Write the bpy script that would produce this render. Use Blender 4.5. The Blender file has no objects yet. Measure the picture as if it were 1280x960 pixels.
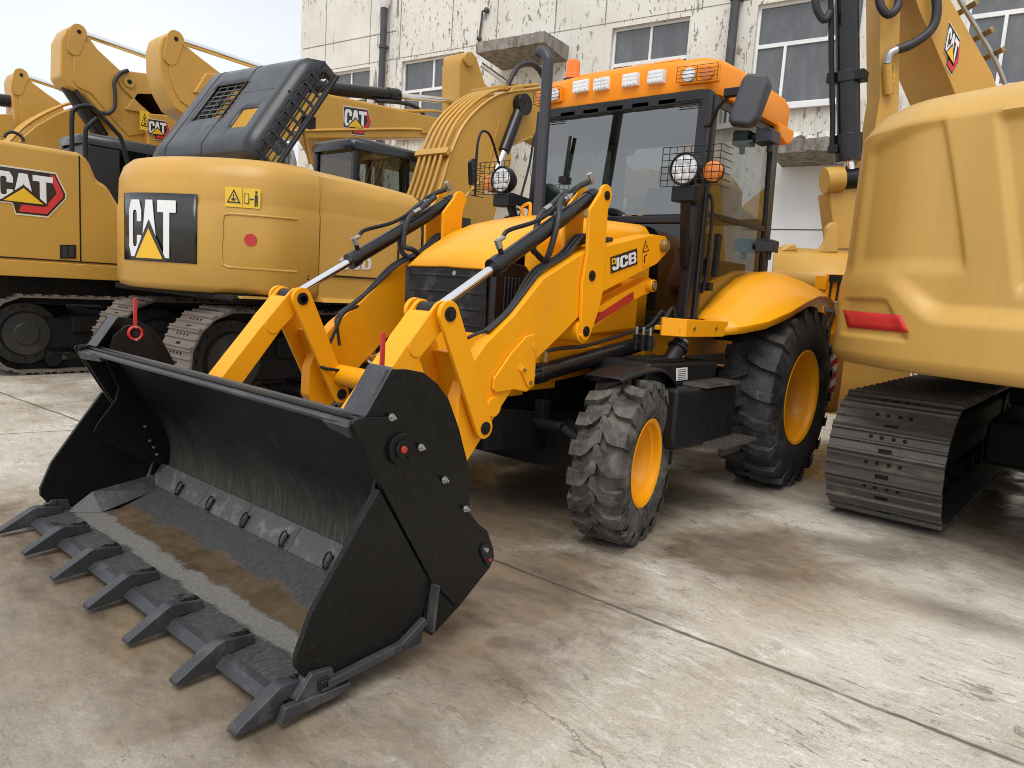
import bpy, bmesh, math, random
from mathutils import Vector, Matrix, Euler
R = math.radians
random.seed(7)
S = bpy.context.scene
COL = S.collection
# ------------------------------------------------------------------ camera
F_PX = 907.127
CP = Vector((3.0307, -3.5921, 1.4083))
YAW, PIT, ROL = 0.6975, 0.1327, 0.0658
fw = Vector((-math.sin(YAW)*math.cos(PIT), math.cos(YAW)*math.cos(PIT), -math.sin(PIT)))
r0 = Vector((math.cos(YAW), math.sin(YAW), 0)); u0 = r0.cross(fw)
cr = math.cos(ROL)*r0 + math.sin(ROL)*u0
cu = -math.sin(ROL)*r0 + math.cos(ROL)*u0
cam = bpy.data.cameras.new('camera'); camo = bpy.data.objects.new('camera', cam); COL.objects.link(camo)
cam.sensor_width = 36; cam.lens = F_PX/1280*36; cam.clip_end = 2000; cam.clip_start = .05
m = Matrix((cr, cu, -fw)).transposed().to_4x4(); m.translation = CP
camo.matrix_world = m
S.camera = camo

def ray(x, y): return fw + (x-640)/F_PX*cr - (y-480)/F_PX*cu
def U(ax, val, x, y):
    """point of the plane ax = val whose photograph measurement is (x, y)"""
    i = 'xyz'.index(ax); d = ray(x, y)
    return CP + d*((val-CP[i])/d[i])
def UX(X, pts): return [(p.y, p.z) for p in (U('x', X, *q) for q in pts)]

# ------------------------------------------------------------------ mesh helpers
APART = set('roof_corner step pivot_tube gold_pin dark_pin bolt keeper_bolt sun_strip_block pipe_clamp lever_pin hose_fitting hydraulic_hose arm_pipe chassis_bracket door_gap hand_rail hood_mesh hood_latch hood_rib boom_weld boom_hose arm_hose boom_pipe console bucket_ear bucket_side strip_tab wall_joint boss valve_spool link_ear'.split())
class MB:
    def __init__(s): s.v = []; s.f = []; s.m = []; s.mi = 0
    def add(s, vs, fs):
        b = len(s.v); s.v += [Vector(v) for v in vs]
        for f in fs: s.f.append([b+i for i in f]); s.m.append(s.mi)
        return s
    def prism(s, pts, off):
        pts = [Vector(p) for p in pts]; off = Vector(off); n = len(pts)
        nrm = Vector((0, 0, 0))
        for i in range(n): nrm += pts[i].cross(pts[(i+1) % n])
        if nrm.dot(off) > 0: pts = pts[::-1]
        vs = pts + [p+off for p in pts]
        fs = [list(range(n)), list(range(2*n-1, n-1, -1))]
        for i in range(n):
            j = (i+1) % n; fs.append([j, i, i+n, j+n])
        return s.add(vs, fs)
    def px(s, x0, x1, yz): return s.prism([(x0, y, z) for y, z in yz], (x1-x0, 0, 0))
    def py(s, y0, y1, xz): return s.prism([(x, y0, z) for x, z in xz], (0, y1-y0, 0))
    def pz(s, z0, z1, xy): return s.prism([(x, y, z0) for x, y in xy], (0, 0, z1-z0))
    def box(s, c, d, rot=None):
        c = Vector(c); h = Vector(d)/2; vs = []
        for a in (-1, 1):
            for b in (-1, 1):
                for e in (-1, 1):
                    p = Vector((a*h.x, b*h.y, e*h.z))
                    if rot is not None: p = rot @ p
                    vs.append(c+p)
        return s.add(vs, [[0,1,3,2],[4,6,7,5],[0,4,5,1],[2,3,7,6],[0,2,6,4],[1,5,7,3]])
    def bar(s, p0, p1, w, h, up=(0, 0, 1)):
        p0 = Vector(p0); p1 = Vector(p1); d = (p1-p0); L = d.length; d.normalize()
        up = Vector(up); a = d.cross(up)
        if a.length < 1e-4: a = d.cross(Vector((1, 0, 0)))
        a.normalize(); b = a.cross(d)
        return s.box((p0+p1)/2, (w, L, h), Matrix((a, d, b)).transposed())
    def cyl(s, p0, p1, r, n=16, r2=None, cap=True):
        return s.tube([p0, p1], [r, r if r2 is None else r2], n, cap)
    def tube(s, pts, r, n=8, cap=True):
        pts = [Vector(p) for p in pts]; k = len(pts)
        rs = r if isinstance(r, (list, tuple)) else [r]*k
        rings = []; a = None
        for i, p in enumerate(pts):
            d = (pts[min(i+1, k-1)]-pts[max(i-1, 0)]).normalized()
            if a is None:
                a = d.orthogonal().normalized()
            else:
                a = (a - d*a.dot(d)).normalized()
            b = d.cross(a)
            rings.append([p+(a*math.cos(t)+b*math.sin(t))*rs[i] for t in [2*math.pi*j/n for j in range(n)]])
        vs = [v for rg in rings for v in rg]; fs = []
        for i in range(k-1):
            for j in range(n):
                q = (j+1) % n; fs.append([i*n+j, i*n+q, (i+1)*n+q, (i+1)*n+j])
        if cap: fs += [list(range(n))[::-1], [(k-1)*n+j for j in range(n)]]
        return s.add(vs, fs)
    def lathe(s, c, axis, prof, n=48, close=False):
        """prof = [(along axis, radius)] about the point c"""
        c = Vector(c); ax = Vector(axis).normalized(); a = ax.orthogonal().normalized(); b = ax.cross(a)
        vs = []; k = len(prof); fs = []
        for t, r in prof:
            for j in range(n):
                g = 2*math.pi*j/n; vs.append(c+ax*t+(a*math.cos(g)+b*math.sin(g))*r)
        for i in range(k if close else k-1):
            i2 = (i+1) % k
            for j in range(n):
                q = (j+1) % n; fs.append([i*n+j, i*n+q, i2*n+q, i2*n+j])
        return s.add(vs, fs)
    def disc(s, c, axis, r, h, n=16):
        ax = Vector(axis).normalized(); c = Vector(c)
        return s.cyl(c, c+ax*h, r, n)
    def sphere(s, c, rad, n=12, sc=(1, 1, 1)):
        c = Vector(c); vs = []; fs = []; k = max(4, n//2)
        for i in range(k+1):
            t = math.pi*i/k
            for j in range(n):
                g = 2*math.pi*j/n
                vs.append(c+Vector((math.sin(t)*math.cos(g)*sc[0], math.sin(t)*math.sin(g)*sc[1], math.cos(t)*sc[2]))*rad)
        for i in range(k):
            for j in range(n):
                q = (j+1) % n; fs.append([i*n+j, (i+1)*n+j, (i+1)*n+q, i*n+q])
        return s.add(vs, fs)
    def grid(s, P, nu, nv, hole=None):
        """P(u, v) -> point, quads of a grid; hole(i, j) leaves a cell open"""
        vs = [P(i/nu, j/nv) for i in range(nu+1) for j in range(nv+1)]
        fs = []
        for i in range(nu):
            for j in range(nv):
                if hole and hole(i, j): continue
                a = i*(nv+1)+j; fs.append([a, a+nv+1, a+nv+2, a+1])
        return s.add(vs, fs)
    def build(s, name, mats, parent=None, bevel=0, smooth=35, solid=0, seg=2, sub=0, merge=False):
        if name in APART and parent is not None:
            parts = s.islands(.012)
            if 1 < len(parts) <= 40:
                return [p.build_one(name, mats, parent, bevel, smooth, solid, seg, sub, merge) for p in parts][0]
        return s.build_one(name, mats, parent, bevel, smooth, solid, seg, sub, merge)
    def islands(s, gap):
        """pieces that stand apart from each other, as meshes of their own"""
        up = list(range(len(s.v)))
        def find(a):
            while up[a] != a: up[a] = up[up[a]]; a = up[a]
            return a
        for f in s.f:
            for i in f[1:]: up[find(i)] = find(f[0])
        box = {}
        for i, v in enumerate(s.v):
            b = box.setdefault(find(i), [v.copy(), v.copy()])
            for k in range(3): b[0][k] = min(b[0][k], v[k]); b[1][k] = max(b[1][k], v[k])
        keys = list(box); grp = {k: k for k in keys}
        def g(a):
            while grp[a] != a: a = grp[a]
            return a
        for i, a in enumerate(keys):
            for b in keys[i+1:]:
                if all(box[a][0][k]-gap < box[b][1][k] and box[b][0][k]-gap < box[a][1][k] for k in range(3)): grp[g(a)] = g(b)
        out = {}
        for f, mi in zip(s.f, s.m):
            m_ = out.setdefault(g(find(f[0])), (MB(), {})); idx = []
            for i in f:
                if i not in m_[1]: m_[1][i] = len(m_[0].v); m_[0].v.append(s.v[i])
                idx.append(m_[1][i])
            m_[0].f.append(idx); m_[0].m.append(mi)
        return [m_[0] for m_ in out.values()]
    def build_one(s, name, mats, parent=None, bevel=0, smooth=35, solid=0, seg=2, sub=0, merge=False):
        if not isinstance(mats, (list, tuple)): mats = [mats]
        mats = [MAT[q] if isinstance(q, str) else q for q in mats]
        c = sum(s.v, Vector((0, 0, 0)))/len(s.v)
        me = bpy.data.meshes.new(name)
        me.from_pydata([v-c for v in s.v], [], s.f)
        for q in mats: me.materials.append(q)
        me.polygons.foreach_set('material_index', s.m)
        bm = bmesh.new(); bm.from_mesh(me)
        if merge: bmesh.ops.remove_doubles(bm, verts=bm.verts, dist=1e-4)
        bmesh.ops.recalc_face_normals(bm, faces=bm.faces)
        bm.to_mesh(me); bm.free()
        me.polygons.foreach_set('use_smooth', [True]*len(me.polygons))
        o = bpy.data.objects.new(name, me); COL.objects.link(o)
        place(o, c, parent)
        if solid:
            md = o.modifiers.new('solid', 'SOLIDIFY'); md.thickness = solid; md.offset = -1
        if bevel:
            md = o.modifiers.new('bevel', 'BEVEL'); md.width = bevel; md.segments = seg
            md.limit_method = 'ANGLE'; md.angle_limit = R(32); md.use_clamp_overlap = True
            md.harden_normals = False
            wn = o.modifiers.new('wn', 'WEIGHTED_NORMAL'); wn.keep_sharp = True
        elif sub:
            md = o.modifiers.new('sub', 'SUBSURF'); md.levels = sub; md.render_levels = sub
        else:
            me.set_sharp_from_angle(angle=R(smooth))
        return o

WORLD = {}
def place(o, loc, parent=None):
    loc = Vector(loc); WORLD[o.name] = loc
    if parent is not None:
        o.parent = parent; o.location = loc-WORLD[parent.name]
    else: o.location = loc
def thing(name, label, cat, loc=(0, 0, 0), group=None):
    o = bpy.data.objects.new(name, None); COL.objects.link(o); o.empty_display_size = .2
    place(o, loc); return tag(o, label, cat, group)
def tag(o, label, cat, group=None):
    o['label'] = label; o['category'] = cat
    if group: o['group'] = group
    return o
def struct(o): o['kind'] = 'structure'; return o
def dup(o, parent, shift):
    c = o.copy(); COL.objects.link(c)
    place(c, WORLD[o.name]+Vector(shift), parent)
    for ch in [q for q in list(o.children)]: dup(ch, c, shift)
    return c
def smooth_path(pts, n=6):
    pts = [Vector(p) for p in pts]; P = [pts[0]*2-pts[1]]+pts+[pts[-1]*2-pts[-2]]; out = []
    for i in range(1, len(P)-2):
        for k in range(n):
            t = k/n; a, b, c, d = P[i-1:i+3]
            out.append(.5*((2*b)+(-a+c)*t+(2*a-5*b+4*c-d)*t*t+(-a+3*b-3*c+d)*t**3))
    out.append(pts[-1]); return out
def arc2(cx, cy, r, a0, a1, n=8):
    return [(cx+r*math.cos(R(a0+(a1-a0)*i/n)), cy+r*math.sin(R(a0+(a1-a0)*i/n))) for i in range(n+1)]
def capsule(p, q, r1, r2, n=8):
    """2-D outline of a tapered link"""
    ax = math.degrees(math.atan2(q[1]-p[1], q[0]-p[0]))
    return arc2(p[0], p[1], r1, ax+90, ax+270, n)+arc2(q[0], q[1], r2, ax-90, ax+90, n)
def mirror(yz): return yz

# ------------------------------------------------------------------ materials
MAT = {}
def newmat(name):
    mt = bpy.data.materials.new(name); mt.use_nodes = True; nt = mt.node_tree
    for n in list(nt.nodes): nt.nodes.remove(n)
    out = nt.nodes.new('ShaderNodeOutputMaterial'); MAT[name] = mt
    return nt, out
def node(nt, t, **k):
    n = nt.nodes.new(t)
    for a, b in k.items():
        if a.startswith('i_'):
            key = a[2:]; key = int(key) if key.isdigit() else key.replace('_', ' ')
            sock = n.inputs[key]
            if hasattr(b, 'is_output'): nt.links.new(b, sock)
            else: sock.default_value = b
        else: setattr(n, a, b)
    return n
def rgb(c): return (c[0], c[1], c[2], 1)
def noise(nt, vec, scale, detail=5, rough=.6, dist=0.0):
    return node(nt, 'ShaderNodeTexNoise', i_Vector=vec, i_Scale=scale, i_Detail=detail, i_Roughness=rough, i_Distortion=dist).outputs['Fac']
def ramp(nt, fac, a, b, c0=0.0, c1=1.0):
    n = node(nt, 'ShaderNodeMapRange', i_0=fac, i_1=a, i_2=b, i_3=c0, i_4=c1); n.clamp = True
    return n.outputs[0]
def mix(nt, fac, a, b):
    n = nt.nodes.new('ShaderNodeMix'); n.data_type = 'RGBA'
    for key, v in (('Factor', fac), ('A', a), ('B', b)):
        sk = [q for q in n.inputs if q.name == key and (q.type == 'RGBA' if key in 'AB' else q.type == 'VALUE')][0]
        if hasattr(v, 'is_output'): nt.links.new(v, sk)
        else: sk.default_value = v
    return [q for q in n.outputs if q.type == 'RGBA'][0]
def math_(nt, op, a, b=0.0):
    n = nt.nodes.new('ShaderNodeMath'); n.operation = op
    for i, v in enumerate((a, b)):
        if hasattr(v, 'is_output'): nt.links.new(v, n.inputs[i])
        else: n.inputs[i].default_value = v
    return n.outputs[0]
def pos(nt, scale=(1, 1, 1)):
    g = node(nt, 'ShaderNodeNewGeometry')
    return node(nt, 'ShaderNodeMapping', i_Vector=g.outputs['Position'], i_Scale=scale).outputs[0]
def finish(nt, out, col, rough, metal=0.0, bump=None, coat=0.0, spec=.5, dist=.01, bstr=.4):
    b = node(nt, 'ShaderNodeBsdfPrincipled', i_Base_Color=col, i_Roughness=rough, i_Metallic=metal)
    b.inputs['Coat Weight'].default_value = coat; b.inputs['Coat Roughness'].default_value = .08
    if hasattr(spec, 'is_output'): nt.links.new(spec, b.inputs['Specular IOR Level'])
    else: b.inputs['Specular IOR Level'].default_value = spec
    if bump is not None:
        bp = node(nt, 'ShaderNodeBump', i_Height=bump, i_Strength=bstr, i_Distance=dist)
        nt.links.new(bp.outputs[0], b.inputs['Normal'])
    nt.links.new(b.outputs[0], out.inputs[0]); return b
def paint(name, col, rough=.35, dirt=(.2, .17, .13), amt=.25, scale=3.0, coat=0.0, metal=0.0, bump=0.0, fine=.12, stretch=(1, 1, .4), spec=.5):
    nt, out = newmat(name); p = pos(nt, stretch); q = pos(nt)
    f = ramp(nt, noise(nt, p, scale, 7, .65, .3), .52, .78, 0, amt)
    g = ramp(nt, noise(nt, q, scale*22, 4, .7), .55, .8, 0, fine)
    c = mix(nt, f, rgb(col), rgb(dirt)); c = mix(nt, g, c, rgb(dirt))
    big = ramp(nt, noise(nt, q, .9, 2), .3, .7, .92, 1.06)
    c2 = node(nt, 'ShaderNodeVectorMath', operation='SCALE', i_0=c); nt.links.new(big, c2.inputs['Scale'])
    ro = math_(nt, 'ADD', ramp(nt, noise(nt, q, 5, 5), .3, .7, rough-.06, rough+.08), math_(nt, 'MULTIPLY', f, .4))
    finish(nt, out, c2.outputs[0], ro, metal, noise(nt, q, 55, 3) if bump else None, coat, spec, .004, bump or .1)
paint('machine_yellow', (.88, .355, .0035), .42, (.42, .235, .05), .24, 2.6, coat=.06, bump=.05, fine=.05, spec=.28)
paint('bonnet_yellow', (.88, .37, .004), .34, (.5, .22, .02), .10, 2.2, coat=.15, fine=.03, spec=.32)
paint('roof_orange', (.86, .27, .004), .38, (.4, .14, .02), .12, 3, coat=.08, fine=.03, spec=.3)
paint('ochre_yellow', (.53, .295, .055), .40, (.33, .20, .07), .25, 1.6, coat=.12, bump=.08, fine=.10, spec=.35)
paint('pale_ochre', (.55, .325, .078), .40, (.36, .23, .08), .34, 2.0, coat=.10, fine=.08, stretch=(4, 4, .22), spec=.4)
paint('bucket_black', (.0065, .006, .0056), .34, (.11, .095, .08), .12, 3.5, bump=.08, fine=.22, spec=.20)
paint('bucket_worn', (.042, .044, .049), .40, (.19, .175, .155), .5, 10, metal=.15, bump=.30, fine=.6, spec=.35)
paint('dusty_steel', (.075, .074, .072), .65, (.27, .255, .23), .85, 11, bump=.5, fine=.8, stretch=(1, 1, 1))
paint('satin_black', (.010, .010, .0115), .42, (.08, .075, .07), .15, 5, fine=.15, spec=.3)
paint('gloss_black', (.009, .009, .0105), .26, (.07, .065, .06), .1, 4, coat=.15, fine=.06, spec=.4)
paint('grey_plastic', (.032, .034, .041), .45, (.12, .12, .12), .15, 4, fine=.08)
paint('hood_black', (.017, .019, .024), .34, (.10, .095, .09), .18, 3, coat=.12, fine=.1, spec=.4)
paint('cab_black', (.013, .0135, .016), .36, (.06, .06, .06), .12, 4, coat=.06, fine=.05, spec=.35)
paint('track_steel', (.085, .078, .071), .46, (.26, .215, .17), .9, 4.5, metal=.3, bump=.6, fine=.75, stretch=(.5, 1, 1))
paint('track_rusty', (.16, .135, .115), .58, (.30, .24, .18), .6, 5, metal=.3, bump=.5, fine=.5, stretch=(1, 1, 1))
paint('under_black', (.007, .0065, .0065), .65, (.045, .038, .03), .45, 5, bump=.3, fine=.25, spec=.25)
paint('hose_rubber', (.020, .020, .022), .5, (.09, .08, .07), .2, 9, fine=.2)
paint('steel_grey', (.42, .42, .42), .35, (.25, .22, .2), .3, 20, metal=.8, fine=.2)
paint('zinc_gold', (.34, .24, .10), .42, (.12, .08, .04), .5, 25, metal=.7, fine=.4)
paint('chrome', (.80, .80, .82), .10, (.5, .5, .5), .05, 20, metal=1.0, fine=.02)
paint('red_paint', (.50, .025, .020), .4, (.2, .02, .02), .2, 8, fine=.1)
paint('dull_red', (.42, .022, .015), .5, (.2, .05, .03), .3, 8, fine=.1)
paint('red_tape', (.62, .03, .03), .5, (.5, .05, .05), .1, 8, fine=.05)
paint('white_paint', (.75, .75, .75), .4, (.5, .5, .48), .15, 6, fine=.05)
paint('logo_black', (.012, .012, .013), .22, (.05, .05, .05), .08, 5, coat=.3, fine=.02)
paint('logo_yellow', (.80, .46, .02), .35, (.6, .35, .03), .1, 5, fine=.02)
paint('sticker_yellow', (.78, .50, .03), .45, (.6, .4, .05), .1, 5, fine=.02)
paint('amber', (.72, .20, .02), .18, (.5, .12, .02), .2, 30, coat=.5, fine=.1)
paint('beacon_orange', (.85, .19, .01), .22, (.6, .12, .01), .2, 20, coat=.4, fine=.05)
paint('lens_white', (.80, .82, .84), .12, (.45, .46, .48), .5, 40, coat=.5, fine=.3, metal=.25)
paint('seat_grey', (.20, .22, .24), .6, (.3, .3, .3), .2, 4, fine=.1)
paint('cloth_white', (.62, .66, .70), .5, (.4, .45, .5), .3, 4, fine=.1)
paint('frame_white', (.78, .79, .80), .4, (.5, .48, .45), .25, 5, fine=.1)
paint('pipe_dark', (.05, .05, .055), .55, (.2, .2, .19), .3, 5, fine=.3)
paint('bark', (.10, .075, .05), .9, (.05, .04, .03), .5, 9, fine=.4)
paint('leaf_green', (.055, .095, .025), .55, (.09, .13, .04), .7, 2.5, fine=.4, stretch=(1, 1, 1))

def rubber(name, base, dust, amt, sc):
    nt, out = newmat(name); q = pos(nt)
    f = ramp(nt, noise(nt, q, sc, 8, .7, .4), .40, .72, 0, amt)
    w = node(nt, 'ShaderNodeTexVoronoi', feature='DISTANCE_TO_EDGE', i_Vector=q, i_Scale=9.0)
    lines = math_(nt, 'MULTIPLY', ramp(nt, w.outputs['Distance'], .0, .02, .5, 0), ramp(nt, noise(nt, q, 6, 3), .5, .65))
    c = mix(nt, f, rgb(base), rgb(dust)); c = mix(nt, lines, c, rgb((.30, .28, .26)))
    finish(nt, out, c, ramp(nt, f, 0, .6, .55, .85), 0, noise(nt, q, 40, 6, .7), 0, .4, .01, .5)
rubber('tyre_front', (.026, .025, .025), (.20, .18, .155), .85, 9)
rubber('tyre_rear', (.016, .016, .017), (.11, .105, .10), .55, 6)
paint('radiator_rubber', (.022, .022, .023), .75, (.11, .11, .108), .8, 9, bump=.5, fine=.7, stretch=(1, 1, 1), spec=.2)

def glass(name, tint, refl=1.0, rough=.0, lo=.06):
    nt, out = newmat(name)
    t = node(nt, 'ShaderNodeBsdfTransparent', i_Color=rgb(tint))
    g = node(nt, 'ShaderNodeBsdfGlossy', i_Color=rgb((refl, refl, refl)), i_Roughness=rough)
    fr = node(nt, 'ShaderNodeFresnel', i_IOR=1.65)
    gb = node(nt, 'ShaderNodeNewGeometry')
    fac = math_(nt, 'MULTIPLY', ramp(nt, fr.outputs[0], .06, 1, lo, 1), math_(nt, 'SUBTRACT', 1.0, gb.outputs['Backfacing']))
    ms = node(nt, 'ShaderNodeMixShader', i_0=fac, i_1=t.outputs[0], i_2=g.outputs[0])
    nt.links.new(ms.outputs[0], out.inputs[0])
glass('cab_glass', (.36, .42, .43), lo=.19)
glass('dark_glass', (.45, .49, .49))
glass('black_glass', (.12, .13, .14))
nt, out = newmat('window_pane'); q = pos(nt, (1, 1, .25))
c = mix(nt, ramp(nt, noise(nt, q, 3, 6, .7), .45, .75), rgb((.075, .08, .087)), rgb((.14, .148, .155)))
finish(nt, out, c, ramp(nt, noise(nt, q, 5, 4), .3, .7, .03, .14), 0, noise(nt, pos(nt), 1.1, 2), 0, .9, .03, .25)

# striped red and white board
nt, out = newmat('hazard_stripes'); g = node(nt, 'ShaderNodeNewGeometry')
sp = node(nt, 'ShaderNodeSeparateXYZ', i_0=g.outputs['Position'])
w = math_(nt, 'FRACT', math_(nt, 'MULTIPLY', math_(nt, 'ADD', sp.outputs['Z'], math_(nt, 'MULTIPLY', sp.outputs['X'], -1.2)), 8.0))
c = mix(nt, math_(nt, 'GREATER_THAN', w, .5), rgb((.62, .60, .58)), rgb((.40, .03, .03)))
finish(nt, out, c, .45)

# peeling plaster of the factory
def plaster(name, lift):
    nt, out = newmat(name); q = pos(nt); v = pos(nt, (1.3, 1.3, .45)); v2 = pos(nt, (2.2, 2.2, .16))
    base = mix(nt, ramp(nt, noise(nt, q, .8, 5), .35, .7), rgb((.64, .61, .55)), rgb((.75, .73, .67)))
    patch = ramp(nt, noise(nt, q, .36, 2), .36, .52)
    flake = math_(nt, 'MAXIMUM', ramp(nt, noise(nt, v, 7.5, 3, .62, .2), .615, .635), ramp(nt, noise(nt, v, 17, 2, .6, .1), .66, .68))
    flake = math_(nt, 'MULTIPLY', flake, patch)
    big = ramp(nt, noise(nt, v2, 3.2, 6, .7, .4), .655-lift, .67-lift)
    dark = math_(nt, 'MAXIMUM', flake, big)
    streak = ramp(nt, noise(nt, v2, 4.5, 5, .6), .55, .8, 0, .22)
    under = mix(nt, ramp(nt, noise(nt, q, 6, 6), .35, .65), rgb((.22, .20, .175)), rgb((.36, .335, .30)))
    zz = node(nt, 'ShaderNodeSeparateXYZ', i_0=q).outputs['Z']
    run = math_(nt, 'MULTIPLY', math_(nt, 'MULTIPLY', ramp(nt, zz, 3.9, 4.95), ramp(nt, zz, 5.0, 5.06, 1, 0)), ramp(nt, noise(nt, pos(nt, (3.5, 3.5, .12)), 3.5, 6, .7), .45, .68, 0, .75))
    streak = math_(nt, 'MAXIMUM', streak, run)
    c = mix(nt, streak, base, rgb((.36, .33, .285))); c = mix(nt, dark, c, under)
    finish(nt, out, c, .85, 0, math_(nt, 'ADD', math_(nt, 'MULTIPLY', dark, -1.0), math_(nt, 'MULTIPLY', noise(nt, q, 25, 5), .2)), 0, .2, .02, .6)
plaster('plaster', 0.0); plaster('plaster_bare', .10)
nt, out = newmat('raw_concrete'); q = pos(nt); v = pos(nt, (2, 2, .5))
c = mix(nt, ramp(nt, noise(nt, v, 3.5, 7, .7), .35, .68), rgb((.15, .138, .12)), rgb((.40, .37, .325)))
finish(nt, out, c, .9, 0, noise(nt, q, 9, 8, .7), 0, .2, .05, .8)

# ground: worn concrete slabs, joints, mud stains, wet patches
nt, out = newmat('yard_concrete'); q = pos(nt)
G = node(nt, 'ShaderNodeNewGeometry'); sx = node(nt, 'ShaderNodeSeparateXYZ', i_0=G.outputs['Position'])
X_, Y_ = sx.outputs['X'], sx.outputs['Y']
scr = node(nt, 'ShaderNodeMapping', i_Vector=G.outputs['Position'], i_Rotation=(0, 0, R(25)), i_Scale=(1, 2.0, 1)).outputs[0]
scr2 = node(nt, 'ShaderNodeMapping', i_Vector=G.outputs['Position'], i_Rotation=(0, 0, R(-50)), i_Scale=(1, 2.6, 1)).outputs[0]
fine_ = noise(nt, q, 38, 6, .75)
base = mix(nt, ramp(nt, noise(nt, q, .6, 9, .68, .4), .36, .64), rgb((.42, .375, .305)), rgb((.60, .565, .49)))
base = mix(nt, ramp(nt, noise(nt, scr, 3.6, 13, .80, .5), .53, .62, 0, .6), base, rgb((.27, .24, .20)))
base = mix(nt, ramp(nt, noise(nt, scr2, 5.4, 13, .82, .4), .53, .58, 0, .5), base, rgb((.68, .645, .575)))
white = math_(nt, 'MULTIPLY', ramp(nt, noise(nt, scr2, 5.0, 12, .82, .8), .53, .58), ramp(nt, noise(nt, q, .55, 5, .65), .47, .60, 0, .9))
base = mix(nt, white, base, rgb((.72, .70, .66)))
dk = math_(nt, 'MULTIPLY', ramp(nt, noise(nt, scr2, 6.5, 10, .74, .9), .585, .605), ramp(nt, noise(nt, q, 1.0, 5, .6), .47, .56, 0, .8))
base = mix(nt, dk, base, rgb((.15, .14, .135)))
thin = node(nt, 'ShaderNodeTexWave', wave_type='BANDS', i_Vector=scr2, i_Scale=2.2, i_Distortion=14.0, i_Detail=6.0, i_Detail_Scale=2.5, i_Detail_Roughness=.72).outputs['Fac']
thin = math_(nt, 'MULTIPLY', ramp(nt, thin, .94, .985), ramp(nt, noise(nt, q, 1.6, 4), .46, .58, 0, .6))
base = mix(nt, thin, base, rgb((.19, .17, .15)))
base = mix(nt, ramp(nt, fine_, .30, .70, 0, .30), base, rgb((.30, .27, .225)))
grit = node(nt, 'ShaderNodeVectorMath', operation='SCALE', i_0=base); nt.links.new(ramp(nt, noise(nt, q, 105, 3, .75), .28, .72, .74, 1.20), grit.inputs['Scale']); base = grit.outputs[0]
wob = node(nt, 'ShaderNodeVectorMath', operation='SCALE', i_0=node(nt, 'ShaderNodeTexNoise', i_Vector=q, i_Scale=2.2, i_Detail=8.0, i_Roughness=.7).outputs['Color']); wob.inputs['Scale'].default_value = .55
wq = node(nt, 'ShaderNodeVectorMath', operation='ADD', i_0=q, i_1=wob.outputs[0])
vc = node(nt, 'ShaderNodeTexVoronoi', feature='DISTANCE_TO_EDGE', i_Vector=wq.outputs[0], i_Scale=.42)
crack = math_(nt, 'MULTIPLY', ramp(nt, vc.outputs['Distance'], .0015, .004, 1, 0), ramp(nt, noise(nt, q, .7, 3), .50, .60, 0, .75))
base = mix(nt, crack, base, rgb((.12, .105, .09)))
speck = ramp(nt, noise(nt, q, 55, 4, .8), .60, .66, 0, .6)
base = mix(nt, speck, base, rgb((.17, .155, .135)))
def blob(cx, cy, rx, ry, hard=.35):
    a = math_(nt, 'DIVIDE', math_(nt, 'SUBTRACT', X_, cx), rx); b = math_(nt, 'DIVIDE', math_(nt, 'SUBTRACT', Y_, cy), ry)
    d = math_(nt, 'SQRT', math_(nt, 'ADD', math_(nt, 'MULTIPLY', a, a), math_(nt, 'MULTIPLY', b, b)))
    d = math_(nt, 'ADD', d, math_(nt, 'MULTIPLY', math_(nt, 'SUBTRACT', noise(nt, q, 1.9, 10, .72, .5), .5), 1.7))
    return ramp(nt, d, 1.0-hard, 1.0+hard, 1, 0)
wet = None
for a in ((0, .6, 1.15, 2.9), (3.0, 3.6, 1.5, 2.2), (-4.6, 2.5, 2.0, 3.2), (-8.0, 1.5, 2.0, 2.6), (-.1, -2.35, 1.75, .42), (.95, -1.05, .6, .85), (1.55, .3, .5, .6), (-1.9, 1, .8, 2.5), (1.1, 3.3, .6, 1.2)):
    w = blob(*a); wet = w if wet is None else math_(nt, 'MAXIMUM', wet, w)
damp = None
for a in ((.1, -2.85, 1.35, .45, .5), (-1.0, -2.9, .8, .5, .5), (1.35, -1.85, .35, .5, .5), (.5, -3.1, .5, .3, .5)):
    w = blob(*a); damp = w if damp is None else math_(nt, 'MAXIMUM', damp, w)
drops = None
for a in ((1.01, -1.52, .07, .07, .25), (1.28, -1.48, .05, .05, .25), (1.02, -1.40, .05, .03, .2), (2.6, .35, .45, .14, .6), (2.0, 1.0, .35, .2, .5)):
    w = blob(*a); drops = w if drops is None else math_(nt, 'MAXIMUM', drops, w)
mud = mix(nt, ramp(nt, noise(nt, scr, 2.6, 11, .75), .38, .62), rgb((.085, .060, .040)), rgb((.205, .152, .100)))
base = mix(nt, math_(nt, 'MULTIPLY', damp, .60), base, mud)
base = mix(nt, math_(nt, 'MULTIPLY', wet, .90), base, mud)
base = mix(nt, math_(nt, 'MULTIPLY', drops, .7), base, rgb((.13, .10, .075)))
tan = math_(nt, 'MULTIPLY', ramp(nt, noise(nt, q, .75, 8, .66, .5), .5, .66), .33)
base = mix(nt, tan, base, rgb((.34, .235, .135)))
jn = math_(nt, 'MULTIPLY', math_(nt, 'SUBTRACT', noise(nt, q, 2.5, 5, .7), .5), .05)
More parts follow.
